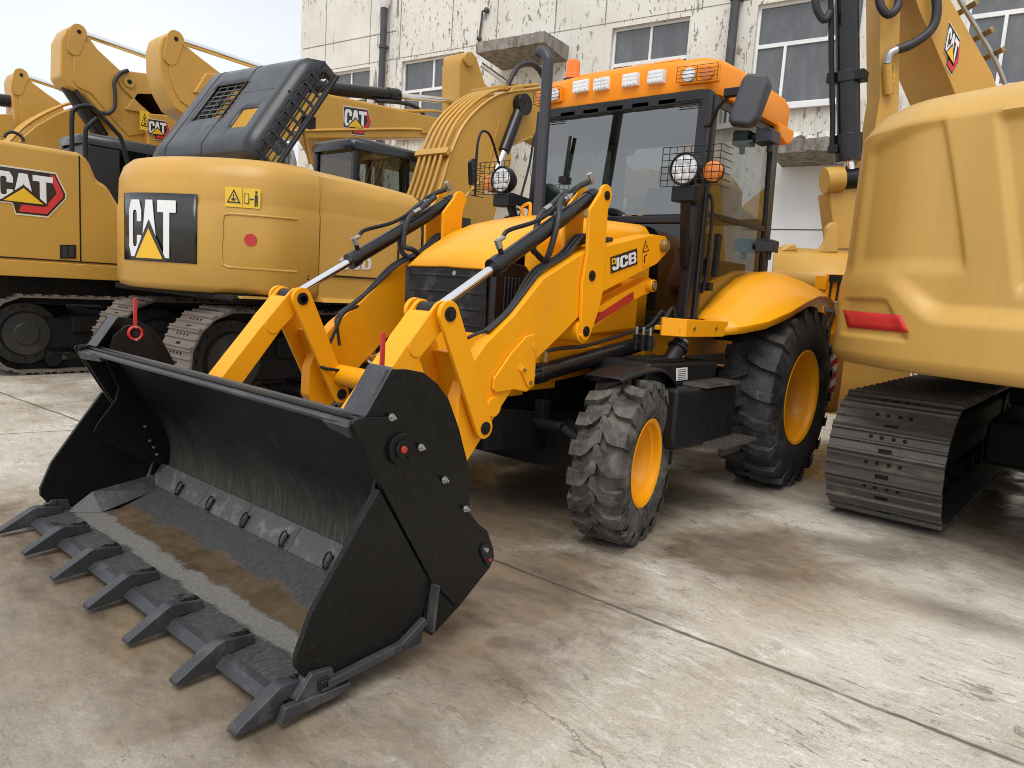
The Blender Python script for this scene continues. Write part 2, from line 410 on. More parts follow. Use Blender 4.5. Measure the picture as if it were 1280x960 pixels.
def joint(p0, p1, w=.011):
    p0 = Vector(p0); L = (Vector(p1)-p0).length; d = (Vector(p1)-p0).normalized(); n = Vector((-d.y, d.x)); c0 = n.dot(p0)
    e = math_(nt, 'ADD', math_(nt, 'MULTIPLY', X_, n.x), math_(nt, 'MULTIPLY', Y_, n.y))
    e = math_(nt, 'ABSOLUTE', math_(nt, 'ADD', math_(nt, 'SUBTRACT', e, c0), jn))
    t = math_(nt, 'ADD', math_(nt, 'ADD', math_(nt, 'MULTIPLY', X_, d.x), math_(nt, 'MULTIPLY', Y_, d.y)), -d.dot(p0))
    span = math_(nt, 'MULTIPLY', ramp(nt, t, -.05, .0), ramp(nt, t, L, L+.05, 1, 0))
    return math_(nt, 'MULTIPLY', ramp(nt, e, w*.4, w*1.5, 1, 0), span)
J = None
for a in (((9, -.81), (-1.2, -.845)), ((-3.70, -2.3), (-3.45, -1.2)), ((-9, -1.56), (-3.3, -1.20)), ((-9.0, -4.6), (9.0, -4.6)), ((-9, 3.1), (9, 3.1)), ((-9, 7), (9, 7))):
    w = joint(*a); J = w if J is None else math_(nt, 'MAXIMUM', J, w)
J = math_(nt, 'MULTIPLY', J, ramp(nt, noise(nt, q, 3.5, 4), .30, .5, .35, .95))
base = mix(nt, J, base, rgb((.085, .075, .062)))
near = math_(nt, 'MULTIPLY', ramp(nt, math_(nt, 'ABSOLUTE', math_(nt, 'ADD', Y_, .83)), .0, .16, .35, 0), ramp(nt, noise(nt, q, 1.7, 4), .45, .65))
base = mix(nt, near, base, rgb((.17, .15, .12)))
ro = math_(nt, 'SUBTRACT', ramp(nt, noise(nt, q, 2.2, 5), .3, .7, .72, .9), math_(nt, 'MULTIPLY', math_(nt, 'MULTIPLY', math_(nt, 'MAXIMUM', wet, damp), ramp(nt, noise(nt, q, 1.4, 4), .40, .58)), .64))
h = math_(nt, 'ADD', math_(nt, 'MULTIPLY', noise(nt, q, 18, 8, .7), math_(nt, 'SUBTRACT', 1.0, math_(nt, 'MULTIPLY', wet, .8))), math_(nt, 'MULTIPLY', J, -1.2))
finish(nt, out, base, ro, 0, h, 0, .45, .012, .55)

# bucket floor: dusty steel, muddy water band
nt, out = newmat('bucket_floor'); q = pos(nt); G = node(nt, 'ShaderNodeNewGeometry')
sx = node(nt, 'ShaderNodeSeparateXYZ', i_0=G.outputs['Position']); Y_ = sx.outputs['Y']
yy = math_(nt, 'ADD', Y_, math_(nt, 'MULTIPLY', math_(nt, 'SUBTRACT', noise(nt, q, 3.2, 11, .74, .4), .5), .22))
steel = mix(nt, ramp(nt, noise(nt, pos(nt, (3, 1, 1)), 34, 9, .8), .44, .70), rgb((.034, .034, .035)), rgb((.092, .09, .085)))
dust = mix(nt, ramp(nt, noise(nt, q, 60, 6, .75), .3, .7), rgb((.105, .101, .092)), rgb((.20, .19, .17)))
band = math_(nt, 'MULTIPLY', ramp(nt, yy, -2.225, -2.20), ramp(nt, yy, -2.10, -2.0, 1, 0))
mudb = math_(nt, 'MULTIPLY', ramp(nt, yy, -2.105, -2.085), ramp(nt, yy, -1.965, -1.945, 1, 0))
c = mix(nt, band, steel, dust)
mud = mix(nt, ramp(nt, noise(nt, q, 6, 8, .7), .35, .65), rgb((.065, .046, .029)), rgb((.13, .092, .057)))
c = mix(nt, mudb, c, mud)
ink = ramp(nt, noise(nt, q, 3.1, 5, .6, .5), .62, .64); ink = math_(nt, 'MULTIPLY', ink, ramp(nt, yy, -2.24, -2.23, 1, 0))
c = mix(nt, ink, c, rgb((.012, .012, .014)))
finish(nt, out, c, ramp(nt, mudb, 0, 1, .55, .07), 0, math_(nt, 'MULTIPLY', noise(nt, q, 35, 6, .7), ramp(nt, mudb, 0, 1, 1, .06)), 0, .5, .008, .6)

# bucket back sheet: black paint scoured by sand
nt, out = newmat('bucket_inside'); q = pos(nt); v = pos(nt, (7, .45, .45)); G = node(nt, 'ShaderNodeNewGeometry')
sx = node(nt, 'ShaderNodeSeparateXYZ', i_0=G.outputs['Position'])
low = ramp(nt, math_(nt, 'ADD', sx.outputs['Z'], math_(nt, 'MULTIPLY', math_(nt, 'SUBTRACT', noise(nt, q, 3, 6, .7), .5), .5)), .16, .62, 1, 0)
grit = ramp(nt, noise(nt, v, 16, 6, .75), .42, .72)
c = mix(nt, math_(nt, 'MULTIPLY', low, math_(nt, 'ADD', .22, math_(nt, 'MULTIPLY', grit, .5))), rgb((.0085, .008, .0075)), rgb((.17, .157, .137)))
c = mix(nt, ramp(nt, noise(nt, v, 5, 7, .7), .60, .75, 0, .3), c, rgb((.17, .16, .15)))
finish(nt, out, c, ramp(nt, low, 0, 1, .38, .75), 0, noise(nt, q, 45, 5), 0, .25, .004, .4)

# ------------------------------------------------------------------ lettering
C_ = [(.9,.62),(.9,.82),(.74,1),(.16,1),(0,.82),(0,.18),(.16,0),(.74,0),(.9,.18),(.9,.38),(.6,.38),(.6,.24),(.54,.18),(.36,.18),(.3,.24),(.3,.76),(.36,.82),(.54,.82),(.6,.76),(.6,.62)]
A_ = [(0,0),(.33,1),(.74,1),(1.07,0),(.76,0),(.535,.66),(.31,0)]
T_ = [(0,1),(1,1),(1,.79),(.66,.79),(.66,0),(.34,0),(.34,.79),(0,.79)]
J_ = [(.42,1),(.78,1),(.78,.2),(.6,0),(.14,0),(0,.18),(0,.34),(.3,.34),(.3,.24),(.48,.24),(.48,1)]
B_ = [(0,0),(0,1),(.76,1),(.9,.86),(.9,.62),(.80,.52),(.92,.40),(.92,.14),(.78,0)]
B1_ = [(.32,.60),(.32,.80),(.58,.80),(.62,.76),(.62,.64),(.58,.60)]
B2_ = [(.32,.20),(.32,.42),(.60,.42),(.64,.38),(.64,.24),(.60,.20)]
D_ = [(0,0),(0,1),(.66,1),(.86,.80),(.86,.2),(.66,0)]
D1_ = [(.3,.2),(.3,.8),(.5,.8),(.56,.74),(.56,.26),(.5,.2)]
O_ = [(0,.16),(0,.84),(.16,1),(.66,1),(.82,.84),(.82,.16),(.66,0),(.16,0)]
O1_ = [(.28,.24),(.28,.76),(.34,.82),(.48,.82),(.54,.76),(.54,.24),(.48,.18),(.34,.18)]
N3_ = [(0,.84),(.14,1),(.66,1),(.82,.86),(.82,.60),(.72,.5),(.82,.40),(.82,.14),(.66,0),(.14,0),(0,.16),(0,.30),(.28,.30),(.28,.20),(.54,.20),(.54,.40),(.26,.40),(.26,.60),(.54,.60),(.54,.80),(.28,.80),(.28,.70),(0,.70)]
def ltr(poly, x, sx=1.0, sy=1.0, y=0.0, sl=0.0): return [(x+a*sx+sl*b, y+b*sy) for a, b in poly]
def decal(name, O, ux, uy, items, mats, parent, n=None, t=.0025):
    O, ux, uy = Vector(O), Vector(ux), Vector(uy); n = (ux.cross(uy)).normalized() if n is None else Vector(n).normalized()
    mb = MB()
    for mi, poly, ly in items:
        mb.mi = mi; mb.prism([O+ux*a+uy*b+n*.0005 for a, b in poly], n*(t*(ly+1)))
    return mb.build(name, mats, parent, smooth=10)
def hexlogo(name, O, ux, uy, parent, n=None, t=.002):
    """white C A T with yellow triangle on black, red six-sided mark behind"""
    hexo = [(1.05,-.42),(2.55,-.42),(3.42,.28),(3.42,.42),(2.95,1.12),(1.9,1.12),(1.0,-.1)]
    it = [(3, [(.98,-.5),(2.6,-.5),(3.56,.28),(3.56,.5),(3.04,1.2),(-.16,1.2),(-.16,-.12),(.86,-.12)], 0),
          (0, [(1.02,-.44),(2.58,-.44),(3.48,.29),(3.48,.48),(3.0,1.14),(-.10,1.14),(-.10,-.07),(.88,-.07)], 1),
          (2, [(1.14,-.37),(2.54,-.37),(3.38,.32),(3.38,.46),(2.95,1.08),(2.72,1.08),(3.05,.42),(2.45,-.12),(1.3,-.12)], 2),
          (1, ltr(C_, 0), 3), (1, ltr(A_, .86), 3), (1, ltr(T_, 1.86), 3),
          (0, [(.22,-.06),(2.62,-.06),(1.40,.60)], 4), (4, [(.42,-.03),(2.36,-.03),(1.40,.48)], 5)]
    return decal(name, O, ux, uy, it, ['logo_black', 'white_paint', 'red_tape', 'sticker_white', 'logo_yellow'], parent, n, t)
paint('sticker_white', (.70, .64, .48), .4, (.5, .45, .35), .1, 5, fine=.02)
def warn(name, O, ux, uy, parent, n=None, man=True):
    it = [(0, [(0,0),(2 if man else 1,0),(2 if man else 1,1),(0,1)], 0), (1, [(.1,.2),(.9,.2),(.5,.9)], 1), (0, [(.2,.26),(.8,.26),(.5,.78)], 2), (1, [(.46,.45),(.54,.45),(.54,.68),(.46,.68)], 3), (1, [(.40,.30),(.62,.30),(.62,.40),(.40,.40)], 3)]
    if man: it += [(1, [(.985,.04),(1.0,.04),(1.0,.96),(.985,.96)], 1), (1, [(1.1,.25),(1.38,.25),(1.38,.7),(1.1,.7)], 1), (0, [(1.13,.28),(1.35,.28),(1.35,.67),(1.13,.67)], 2), (1, [(1.42,.42),(1.64,.42),(1.64,.47),(1.42,.47)], 1), (1, [(1.68,.1),(1.74,.1),(1.76,.4),(1.78,.1),(1.84,.1),(1.84,.68),(1.68,.68)], 1), (1, [(1.7,.72),(1.82,.72),(1.82,.86),(1.7,.86)], 1)]
    return decal(name, O, ux, uy, it, ['sticker_yellow', 'logo_black'], parent, n, .0015)

# ================================================================== BACKHOE LOADER
bh = thing('backhoe_loader', 'orange yellow backhoe loader with black front bucket and glazed cab, nearest machine in the yard', 'backhoe loader', (0, 1, 0))

# ---- wheels
def lug(mb, c, th0, line, hw, tops, base):
    n = len(line); vs = []
    for (t, d), rt in zip(line, tops):
        for sgn, r, k in ((-1, base, 1.12), (-1, rt, 1), (1, rt, 1), (1, base, 1.12)):
            rr = r if r == rt else min(base, rt-.012)
            g = th0+d+sgn*k*hw/max(rt, .1)
            vs.append((c[0]+t, c[1]+rr*math.cos(g), max(.003, c[2]+rr*math.sin(g))))
    fs = []
    for i in range(n-1):
        a, b = i*4, i*4+4
        fs += [[a+k, a+k+1, b+k+1, b+k] for k in range(3)]
    fs += [[0, 1, 2, 3], [n*4-1, n*4-2, n*4-3, n*4-4]]
    mb.add(vs, fs)
def wheel(c, Rw, W, rim, side, kind, mat):
    e = bpy.data.objects.new('wheel', None); COL.objects.link(e); place(e, c, bh); e.empty_display_size = .1
    lh = .036 if kind == 'front' else .044
    R0 = Rw-lh; h = R0-rim; w = W/2
    prof = [(-w*.80, rim-.01), (-w*.92, rim+.04), (-w*1.0, rim+h*.42), (-w*.98, rim+h*.72), (-w*.88, R0-.016), (-w*.6, R0+.0), (0, R0+.006), (w*.6, R0), (w*.88, R0-.016), (w*.98, rim+h*.72), (w*1.0, rim+h*.42), (w*.92, rim+.04), (w*.80, rim-.01)]
    mb = MB(); mb.lathe(c, (1, 0, 0), prof, 72)
    mb.v = [Vector((v.x, v.y, max(.004, v.z))) for v in mb.v]
    rnd = random.Random(3)
    n = 18 if kind == 'front' else 20
    for i in range(n):
        for sg in (1, -1):
            th = 2*math.pi*(i+(.5 if sg > 0 else 0))/n+.08
            if kind == 'front':
                ln = [(1.03, .0), (.95, .0), (.52, .0), (.34, -.03), (.06, -.16), (-.10, -.19)]
                tp = [Rw-.075, Rw-.010, Rw, Rw, Rw, Rw-.004]; hw = .040
            else:
                ln = [(1.03, .01), (.93, .01), (.50, -.01), (.20, -.05), (-.05, -.085)]
                tp = [Rw-.12, Rw-.016, Rw, Rw+.003, Rw+.003]; hw = .032
            k = rnd.uniform(.97, 1.03)
            lug(mb, c, th, [(sg*t*w, d) for t, d in ln], hw*k, tp, R0-.012)
    ty = mb.build('tyre', mat, e, smooth=24)
    o = side; mb = MB()
    mb.lathe(c, (o, 0, 0), [(w*.78, rim-.012), (w*.88, rim+.014), (w*.90, rim+.006), (w*.84, rim-.014), (w*.62, rim-.020), (w*.56, rim-.034), (w*.30, rim-.040), (w*.22, rim-.050), (w*-.50, rim-.060), (w*-.58, rim*.72), (w*-.56, rim*.52), (w*-.46, rim*.44), (w*-.44, rim*.30), (w*-.30, rim*.27), (w*-.28, .001)], 64)
    mb.lathe(c, (-o, 0, 0), [(w*.78, rim-.012), (w*.86, rim+.012), (w*.5, rim-.03), (w*.1, rim-.05)], 48)
    rm = mb.build('rim', 'machine_yellow', e, smooth=40)
    mb = MB(); mb.lathe(c, (o, 0, 0), [(w*-.575, rim*.80), (w*-.50, rim*.62), (w*-.30, rim*.50), (w*-.24, rim*.28), (w*-.22, .001)], 32); mb.build('hub', 'under_black', e)
    mb = MB()
    for k in range(0):
        g = 2*math.pi*k/8; p = Vector((c[0]-o*w*.60, c[1]+rim*.60*math.cos(g), c[2]+rim*.60*math.sin(g)))
        mb.disc(p, (o, 0, 0), .014, .05, 6)
    return e
for s in (1, -1):
    wheel((s*.905, 0, .462), .478, .315, .245, s, 'front', 'tyre_front').rotation_euler.z = R(11)
    wheel((s*.965, 2.17, .700), .722, .44, .362, s, 'rear', 'tyre_rear')

# ---- chassis, axle, engine bay
mb = MB()
mb.px(-.36, .36, [(-.62, .80), (.25, .86), (.9, .95), (2.9, .95), (2.9, 1.30), (.9, 1.30), (-.62, 1.14)])
mb.box((0, -.30, .98), (.80, .56, .20)); mb.box((.41, .30, 1.02), (.1, 1.2, .10))
chs = mb.build('chassis', 'machine_yellow', bh, bevel=.012)
mb = MB()
for s in (1, -1): mb.box((s*.26, -.38, .80), (.16, .22, .05)); mb.box((s*.30, -.10, .825), (.10, .26, .05))
mb.build('chassis_bracket', 'machine_yellow', bh, bevel=.01)
mb = MB()
mb.prism([(-.78, -.10, .36), (-.30, -.16, .34), (.30, -.16, .34), (.78, -.10, .36), (.78, -.10, .56), (.35, -.14, .62), (-.35, -.14, .62), (-.78, -.10, .56)], (0, .24, 0))
mb.cyl((-.62, -.24, .62), (.62, -.24, .62), .035, 14); mb.cyl((-.25, -.24, .62), (.25, -.24, .62), .052, 16)
for s in (1, -1):
    mb.tube([(s*.62, -.24, .62), (s*.74, -.20, .55)], .03, 10); mb.sphere((s*.74, 0, .46), .15, 14, (.8, 1, 1))
    mb.box((s*.45, -.22, .70), (.07, .07, .12))
mb.box((0, -.35, .58), (.70, .40, .05)); mb.px(-.42, -.38, [(-.66, .50), (.2, .42), (.2, .62), (-.62, .74)]); mb.px(.38, .42, [(-.66, .50), (.2, .42), (.2, .62), (-.62, .74)])
mb.build('front_axle', 'under_black', bh, bevel=.012)
mb = MB(); mb.box((0, 2.17, .70), (1.5, .24, .24)); mb.cyl((-.8, 2.17, .7), (.8, 2.17, .7), .16, 20); mb.box((0, 1.0, .66), (.62, 2.0, .40)); mb.cyl((0, -.1, .5), (0, 2.0, .62), .05, 10)
mb.build('rear_axle', 'under_black', bh, bevel=.015)

# ---- bonnet: rounded hood tapering to the front
def bon(Yv):
    tb = [(-.645, .33, 1.13, 1.505), (-.52, .345, 1.15, 1.625), (-.35, .36, 1.17, 1.735), (-.17, .375, 1.18, 1.81), (.13, .40, 1.2, 1.875), (.5, .43, 1.2, 1.905), (.88, .45, 1.2, 1.92)]
    return tb
secs = []
for (y, hwid, zb, zt) in bon(0):
    prof = []
    rr = .05 if y < -.5 else (.08 if y < -.3 else .11)
    zs = zt-.055
    prof = [(-hwid, zb), (-hwid, zb+(zs-zb)*.5), (-hwid*.99, zs-.10)]
    dr = -.035 if y < -.6 else (.03 if y < -.5 else .10)
    prof += [(-hwid*.99+rr-rr*math.cos(R(a)), zs-dr+(dr+.05 if dr < 0 else dr+.03)*math.sin(R(a))) for a in (30, 60, 85)]
    prof += [(-hwid*.35, zt-.004), (0, zt)]
    full = prof+[(-x, z) for x, z in prof[-2::-1]]
    secs.append([(x, y, z) for x, z in full])
# front rows are cut away above the grille so the hood overhangs it
n = len(secs[0]); mb = MB()
vs = [v for s_ in secs for v in s_]; fs = []
for i in range(len(secs)-1):
    for j in range(n-1):
        if i < 2 and (j < 3 or j >= n-4): continue
        fs.append([i*n+j, i*n+j+1, (i+1)*n+j+1, (i+1)*n+j])
fs.append([(len(secs)-1)*n+j for j in range(n)])
mb.add(vs, fs)
bn = mb.build('bonnet', 'bonnet_yellow', bh, smooth=40, solid=.012)
mb = MB(); mb.tube(smooth_path([(-.22, .30, 1.87), (-.22, .27, 1.935), (-.20, .26, 1.955), (-.06, .15, 1.955), (-.04, .14, 1.935), (-.04, .14, 1.86)], 4), .011, 8)
mb.build('bonnet_handle', 'machine_yellow', bn)
mb = MB()
mb.add([(-.315, -.632, 1.49), (.315, -.632, 1.49), (.315, -.60, 1.04), (-.315, -.60, 1.04)], [[0, 1, 2, 3]])
def gp(u, v):
    z = 1.495-.50*v; y = -.625+.03*v-.006*max(0, 1-abs(((v*5.5) % 1)-.5)*14)
    return (-.315+.63*u, y, z)
mb = MB(); mb.grid(gp, 4, 66)
gr = mb.build('radiator_cover', 'radiator_rubber', bn, smooth=60, solid=.01)
mb = MB(); mb.disc((.075, -.628, 1.465), (0, -1, 0), .014, .012, 12); mb.build('badge_bolt', 'steel_grey', gr)
for s in (1, -1):
    mb = MB()
    mb.px(s*.312, s*.372, [(-.615, 1.495), (-.50, 1.545), (-.36, 1.53), (-.28, 1.46), (-.28, 1.18), (-.42, 1.08), (-.60, 1.04)])
    for k in range(5): mb.box((s*.374, -.54+.03*k, 1.28), (.014, .012, .36))
    mb.build('side_vent', 'gloss_black', bn, bevel=.01)
for s in (1, -1):
    mb = MB()
    mb.px(s*.385, s*.425, [(-.30, 1.12), (.80, 1.16), (.80, 1.62), (.1, 1.60), (-.26, 1.44)])
    mb.px(s*.40, s*.445, [(.18, 1.14), (.78, 1.18), (.78, 1.40), (.26, 1.32)])
    mb.build('engine_panel', 'machine_yellow', bn, bevel=.012)
mb = MB(); ex = smooth_path([(-.30, .55, 1.85), (-.30, .55, 2.3), (-.305, .55, 2.92), (-.312, .55, 3.00), (-.352, .555, 3.045), (-.40, .56, 3.06)], 5)
mb.tube(ex, .040, 16); mb.cyl((-.30, .55, 1.84), (-.30, .55, 1.93), .055, 16)
mb.build('exhaust_pipe', 'grey_plastic', bh, smooth=50)
mb = MB(); mb.lathe((-.10, .70, 1.90), (0, 0, 1), [(0, .07), (.11, .07), (.115, .11), (.125, .12), (.16, .105), (.185, .05), (.19, .001)], 24)
mb.build('air_precleaner', 'grey_plastic', bh)

# ---- loader arms
AX = .650
armO = [(725, 318), (679.5, 348), (642, 395), (608, 429), (586, 460), (573, 500), (570, 540), (584.6, 577), (612, 532), (638.8, 490), (668, 452), (700, 421), (727, 393), (741, 376)]
armP = UX(AX, armO); armP.append((-.06, 1.36)); armP.append((-.10, 1.66))
plateP = UX(.665, [(669, 417), (658, 420), (640, 440), (617.5, 473), (616, 487), (620.6, 491), (642.5, 487), (658, 490), (667.5, 482), (669.5, 457)])
towP = UX(.665, [(736, 262), (733, 317), (727, 352), (725, 404), (727, 418)]) + arc2(-.155, 1.185, .055, 200, 340, 6) + UX(.665, [(748, 385), (753, 362), (756, 299), (759, 262)]) + arc2(-.053, 1.956, .062, 10, 170, 8)
beamP = UX(.66, [(752, 309), (800, 297), (818, 293)]) + arc2(.668, 1.735, .072, 60, -70, 7) + UX(.66, [(822, 330), (749, 368)])
railP = UX(.62, [(744, 388), (770, 371), (804, 353)]) + arc2(.60, 1.475, .055, 70, -70, 6) + UX(.62, [(806, 369), (785, 380), (742, 411)])
leverA, leverB = (-1.2754, 1.2688), (-.9926, .7164)
linkA, linkB = (-1.2754, 1.2688), (-1.72, .745)
cylB = (-.0526, 1.9559)
for s in (1, -1):
    def sx2(a, b): return (s*a, s*b)
    mb = MB(); mb.px(s*.570, s*AX, armP)
    arm = mb.build('loader_arm', 'machine_yellow', bh, bevel=.008)
    mb = MB(); mb.px(s*.652, s*.668, plateP); mb.build('reinforcing_plate', 'machine_yellow', arm, bevel=.006)
    mb = MB()
    for q, r_ in (((668, 433), .020), ((650.5, 460), .020)):
        p = U('x', .668, *q); mb.disc((s*.668, p.y, p.z), (s, 0, 0), r_, .004, 16)
    p = U('x', .65, 614, 508); mb.disc((s*.65, p.y, p.z), (s, 0, 0), .052, .022, 20)
    mb.build('boss', 'machine_yellow', arm, bevel=.004)
    a = U('x', .668, 653, 462); b = U('x', .668, 661, 478)
    mb = MB(); mb.px(s*.669, s*.679, capsule((a.y, a.z), (b.y, b.z), .019, .026)); mb.build('pin_keeper', 'machine_yellow', arm, bevel=.003)
    mb = MB(); mb.disc((s*.68, a.y, a.z), (s, 0, 0), .009, .01, 6); mb.disc((s*.68, b.y, b.z), (s, 0, 0), .012, .006, 14); mb.build('keeper_bolt', 'zinc_gold', arm)
    # second skin: upright plates that carry the tilt cylinder
    for x0, x1 in ((.652, .674), (.488, .510)):
        mb = MB(); mb.px(s*x0, s*x1, towP); tw = mb.build('tower_plate', 'machine_yellow', arm, bevel=.006)
    mb = MB(); mb.px(s*.520, s*.655, beamP); mb.build('upper_beam', 'machine_yellow', arm, bevel=.006)
    mb = MB(); mb.px(s*.515, s*.615, railP)
    mb.build('levelling_link', 'machine_yellow', arm, bevel=.006)
    mb = MB(); mb.px(s*.615, s*.624, UX(.62, [(745, 395), (791, 365), (792, 374), (744, 405)])); mb.build('red_strip', 'dull_red', arm)
    mb = MB()
    for k in (0, 1):
        q = ((748, 391), (788, 369))[k]; p = U('x', .624, *q); mb.box((s*.626, p.y, p.z), (.006, .04, .012))
    mb.build('strip_tab', 'dull_red', arm)
    mb = MB(); mb.cyl((s*.48, -.155, 1.185), (s*.66, -.155, 1.185), .070, 24); mb.cyl((s*.40, .60, 1.475), (s*.66, .60, 1.475), .04, 20)
    mb.build('pivot_tube', 'machine_yellow', arm, bevel=.005)
    mb = MB()
    mb.disc((s*.655, .668, 1.735), (s, 0, 0), .040, .035, 24); mb.disc((s*.685, .668, 1.735), (s, 0, 0), .030, .012, 20); mb.disc((s*.625, .60, 1.475), (s, 0, 0), .038, .035, 24); mb.disc((s*.655, .60, 1.475), (s, 0, 0), .028, .012, 20)
    mb.build('gold_pin', 'zinc_gold', arm, bevel=.004)
    mb = MB()
    for (y, z), r_ in (((-.053, 1.956), .026), ((-.155, 1.185), .030), ((-.14, 1.50), .030)):
        mb.disc((s*.674, y, z), (s, 0, 0), r_, .006, 18); mb.disc((s*.68, y, z), (s, 0, 0), r_*.45, .006, 6)
    mb.build('dark_pin', 'satin_black', arm)
    # lever and link
    for x0, x1 in ((.676, .700), (.452, .476)):
        mb = MB(); mb.px(s*x0, s*x1, capsule(leverA, leverB, .062, .056)); mb.build('bellcrank_lever', 'machine_yellow', arm, bevel=.005)
    mb = MB(); mid = (Vector(leverA)*.55+Vector(leverB)*.45)
    mb.px(s*.476, s*.676, [(mid.x-.01, mid.y+.06), (mid.x+.012, mid.y+.07), (leverB[0]-.03, leverB[1]+.07), (leverB[0]-.05, leverB[1]+.06)])
    mb.build('lever_web', 'machine_yellow', arm, bevel=.004)
    mb = MB(); mb.px(s*.505, s*.648, [(a_, b_) for a_, b_ in capsule((-1.33, 1.225), linkB, .052, .06)])
    lk = mb.build('bucket_link', 'machine_yellow', arm, bevel=.006)
    for x0, x1 in ((.500, .520), (.634, .654)):
        mb = MB(); mb.px(s*x0, s*x1, capsule(linkA, (-1.42, 1.12), .058, .05)); mb.build('link_ear', 'machine_yellow', lk, bevel=.005)
    mb = MB()
    for (y, z), r_ in ((leverA, .034), (leverB, .032)):
        for xx, dd in ((.700, s), (.452, -s)):
            mb.disc((s*xx, y, z), (dd, 0, 0), r_, .007, 20); mb.disc((s*xx, y, z), (dd, 0, 0), r_*.55, .012, 12)
    mb.cyl((s*.44, leverA[0], leverA[1]), (s*.71, leverA[0], leverA[1]), .02, 12)
    mb.build('lever_pin', 'satin_black', arm)
    # tilt cylinder
    A = Vector((s*.578, *cylB)); B = Vector((s*.578, *leverA)); d = (B-A).normalized()
    f = U('x', .578, 617, 334); fl = (Vector((s*.578, f.y, f.z))-A).dot(d)
    mb = MB(); mb.cyl(A-d*.02, A+d*fl, .042, 24); mb.cyl(A+d*(fl-.06), A+d*(fl+.012), .050, 24); mb.cyl(A+d*.0, A+d*.05, .048, 20)
    tc = mb.build('tilt_cylinder', 'gloss_black', bh, bevel=.004)
    mb = MB(); mb.cyl(A+d*fl, B-d*.03, .023, 20); mb.build('rod', 'chrome', tc)
    mb = MB(); mb.cyl(B-Vector((.055, 0, 0)), B+Vector((.055, 0, 0)), .048, 20); mb.build('rod_eye', 'satin_black', tc)
    # pipes along the cylinder
    up = Vector((0, d.z, -d.y)); up = up if up.z > 0 else -up
    q = A+d*(fl-.08)
    mb = MB(); mb.cyl(q+up*.03, q+up*.075, .014, 10); mb.build('port', 'satin_black', tc)
    mb = MB(); mb.cyl(q+up*.07, q+up*.115, .018, 12); mb.cyl(q+up*.105, q+up*.105-d*.05, .013, 10); mb.build('pipe_elbow', 'steel_grey', tc)
    mb = MB(); mb.tube(smooth_path([q+up*.105-d*.04, q+up*.12-d*.10, q+up*.075-d*.32, q+up*.075-d*(fl-.42), q+up*.10-d*(fl-.3), q+up*.105-d*(fl-.18)], 5), .012, 8); mb.build('hydraulic_pipe', 'satin_black', tc)
    mb = MB(); h0 = A+d*.20+up*.085
    mb.cyl(h0, h0+d*.07, .018, 10); mb.cyl(h0+d*.03, h0+d*.045, .024, 6); h1 = A+d*.33+up*.075+Vector((s*-.05, 0, 0)); mb.cyl(h1, h1+d*.06, .017, 10); mb.cyl(A-d*.02+up*.07, A-d*.01+up*.13, .018, 10)
    mb.build('hose_fitting', 'steel_grey', tc)
    y1 = -.24; x = s*.56
    mb = MB()
    mb.tube(smooth_path([A+d*.02+up*.09, A+d*.12+up*.10, h0, h0+d*.10, h0+d*.22-up*.06+Vector((s*.05, 0, 0)), A+d*.52-up*.10+Vector((s*.03, 0, 0)), Vector((x, -.42, 1.55)), Vector((x, -.30, 1.56)), Vector((x, -.12, 1.70)), Vector((x, .2, 1.73))], 6), .017, 10)
    mb.tube(smooth_path([h1-d*.16+up*.02, h1, h1+d*.12-up*.02, h1+d*.22-up*.14, Vector((x-s*.06, -.44, 1.60)), Vector((x-s*.05, -.30, 1.55)), Vector((x-s*.05, -.10, 1.68)), Vector((x-s*.04, .2, 1.73))], 6), .017, 10)
    mb.build('hydraulic_hose', 'hose_rubber', tc)
    mb = MB()
    e = U('x', .58, 660, 345)
    for k, off in enumerate((-.03, 0, .03)):
        mb.tube(smooth_path([(s*(.575+off), -.06, 1.735), (s*(.575+off), -.16, 1.715), (s*(.575+off), -.30, 1.60), (s*(.575+off), -.52, 1.50), (s*(.60+off*.4), -.74, 1.30), (s*(.60+off*.4), -.92, 1.18)], 5), .0095, 8)
    mb.tube(smooth_path([(s*.60, -.90, 1.19), (s*.55, -.98, 1.15), (s*.505, -1.00, 1.10), (s*.505, -.98, 1.0)], 5), .009, 8)
    mb.build('arm_pipe', 'hose_rubber', arm)
    # lift cylinder
    a = U('x', .56, 672, 467); b = U('x', .56, 806, 428)
    A2 = Vector((s*.56, a.y, a.z)); B2 = Vector((s*.56, b.y, b.z)); d2 = (B2-A2).normalized()
    mb = MB(); mb.cyl(A2, B2, .052, 28); mb.cyl(A2-d2*.02, A2+d2*.06, .058, 24); mb.cyl(B2-d2*.02, B2+d2*.05, .045, 20)
    lc = mb.build('lift_cylinder', 'gloss_black', bh, bevel=.004)
    mb = MB(); mb.cyl(A2-d2*.28, A2, .028, 16); mb.build('rod', 'chrome', lc)
    mb = MB(); mb.tube(smooth_path([A2+d2*.06+Vector((0, 0, .09)), A2+d2*.10+Vector((0, 0, .115)), A2+d2*.3+Vector((0, 0, .10)), A2+d2*.5+Vector((0, 0, .085)), B2-d2*.1+Vector((0, 0, .10)), B2+d2*.03+Vector((s*.02, 0, .12)), B2+d2*.10+Vector((s*.05, 0, .20)), B2+d2*.13+Vector((s*.06, 0, .15))], 5), .012, 8)
    mb.tube(smooth_path([B2-d2*.12+Vector((s*.05, 0, .09)), B2-d2*.05+Vector((s*.09, 0, .11)), B2+d2*.06+Vector((s*.10, 0, .16)), B2+d2*.16+Vector((s*.10, 0, .22)), B2+d2*.20+Vector((s*.11, 0, .12))], 5), .014, 8)
    mb.build('hydraulic_hose', 'hose_rubber', lc)
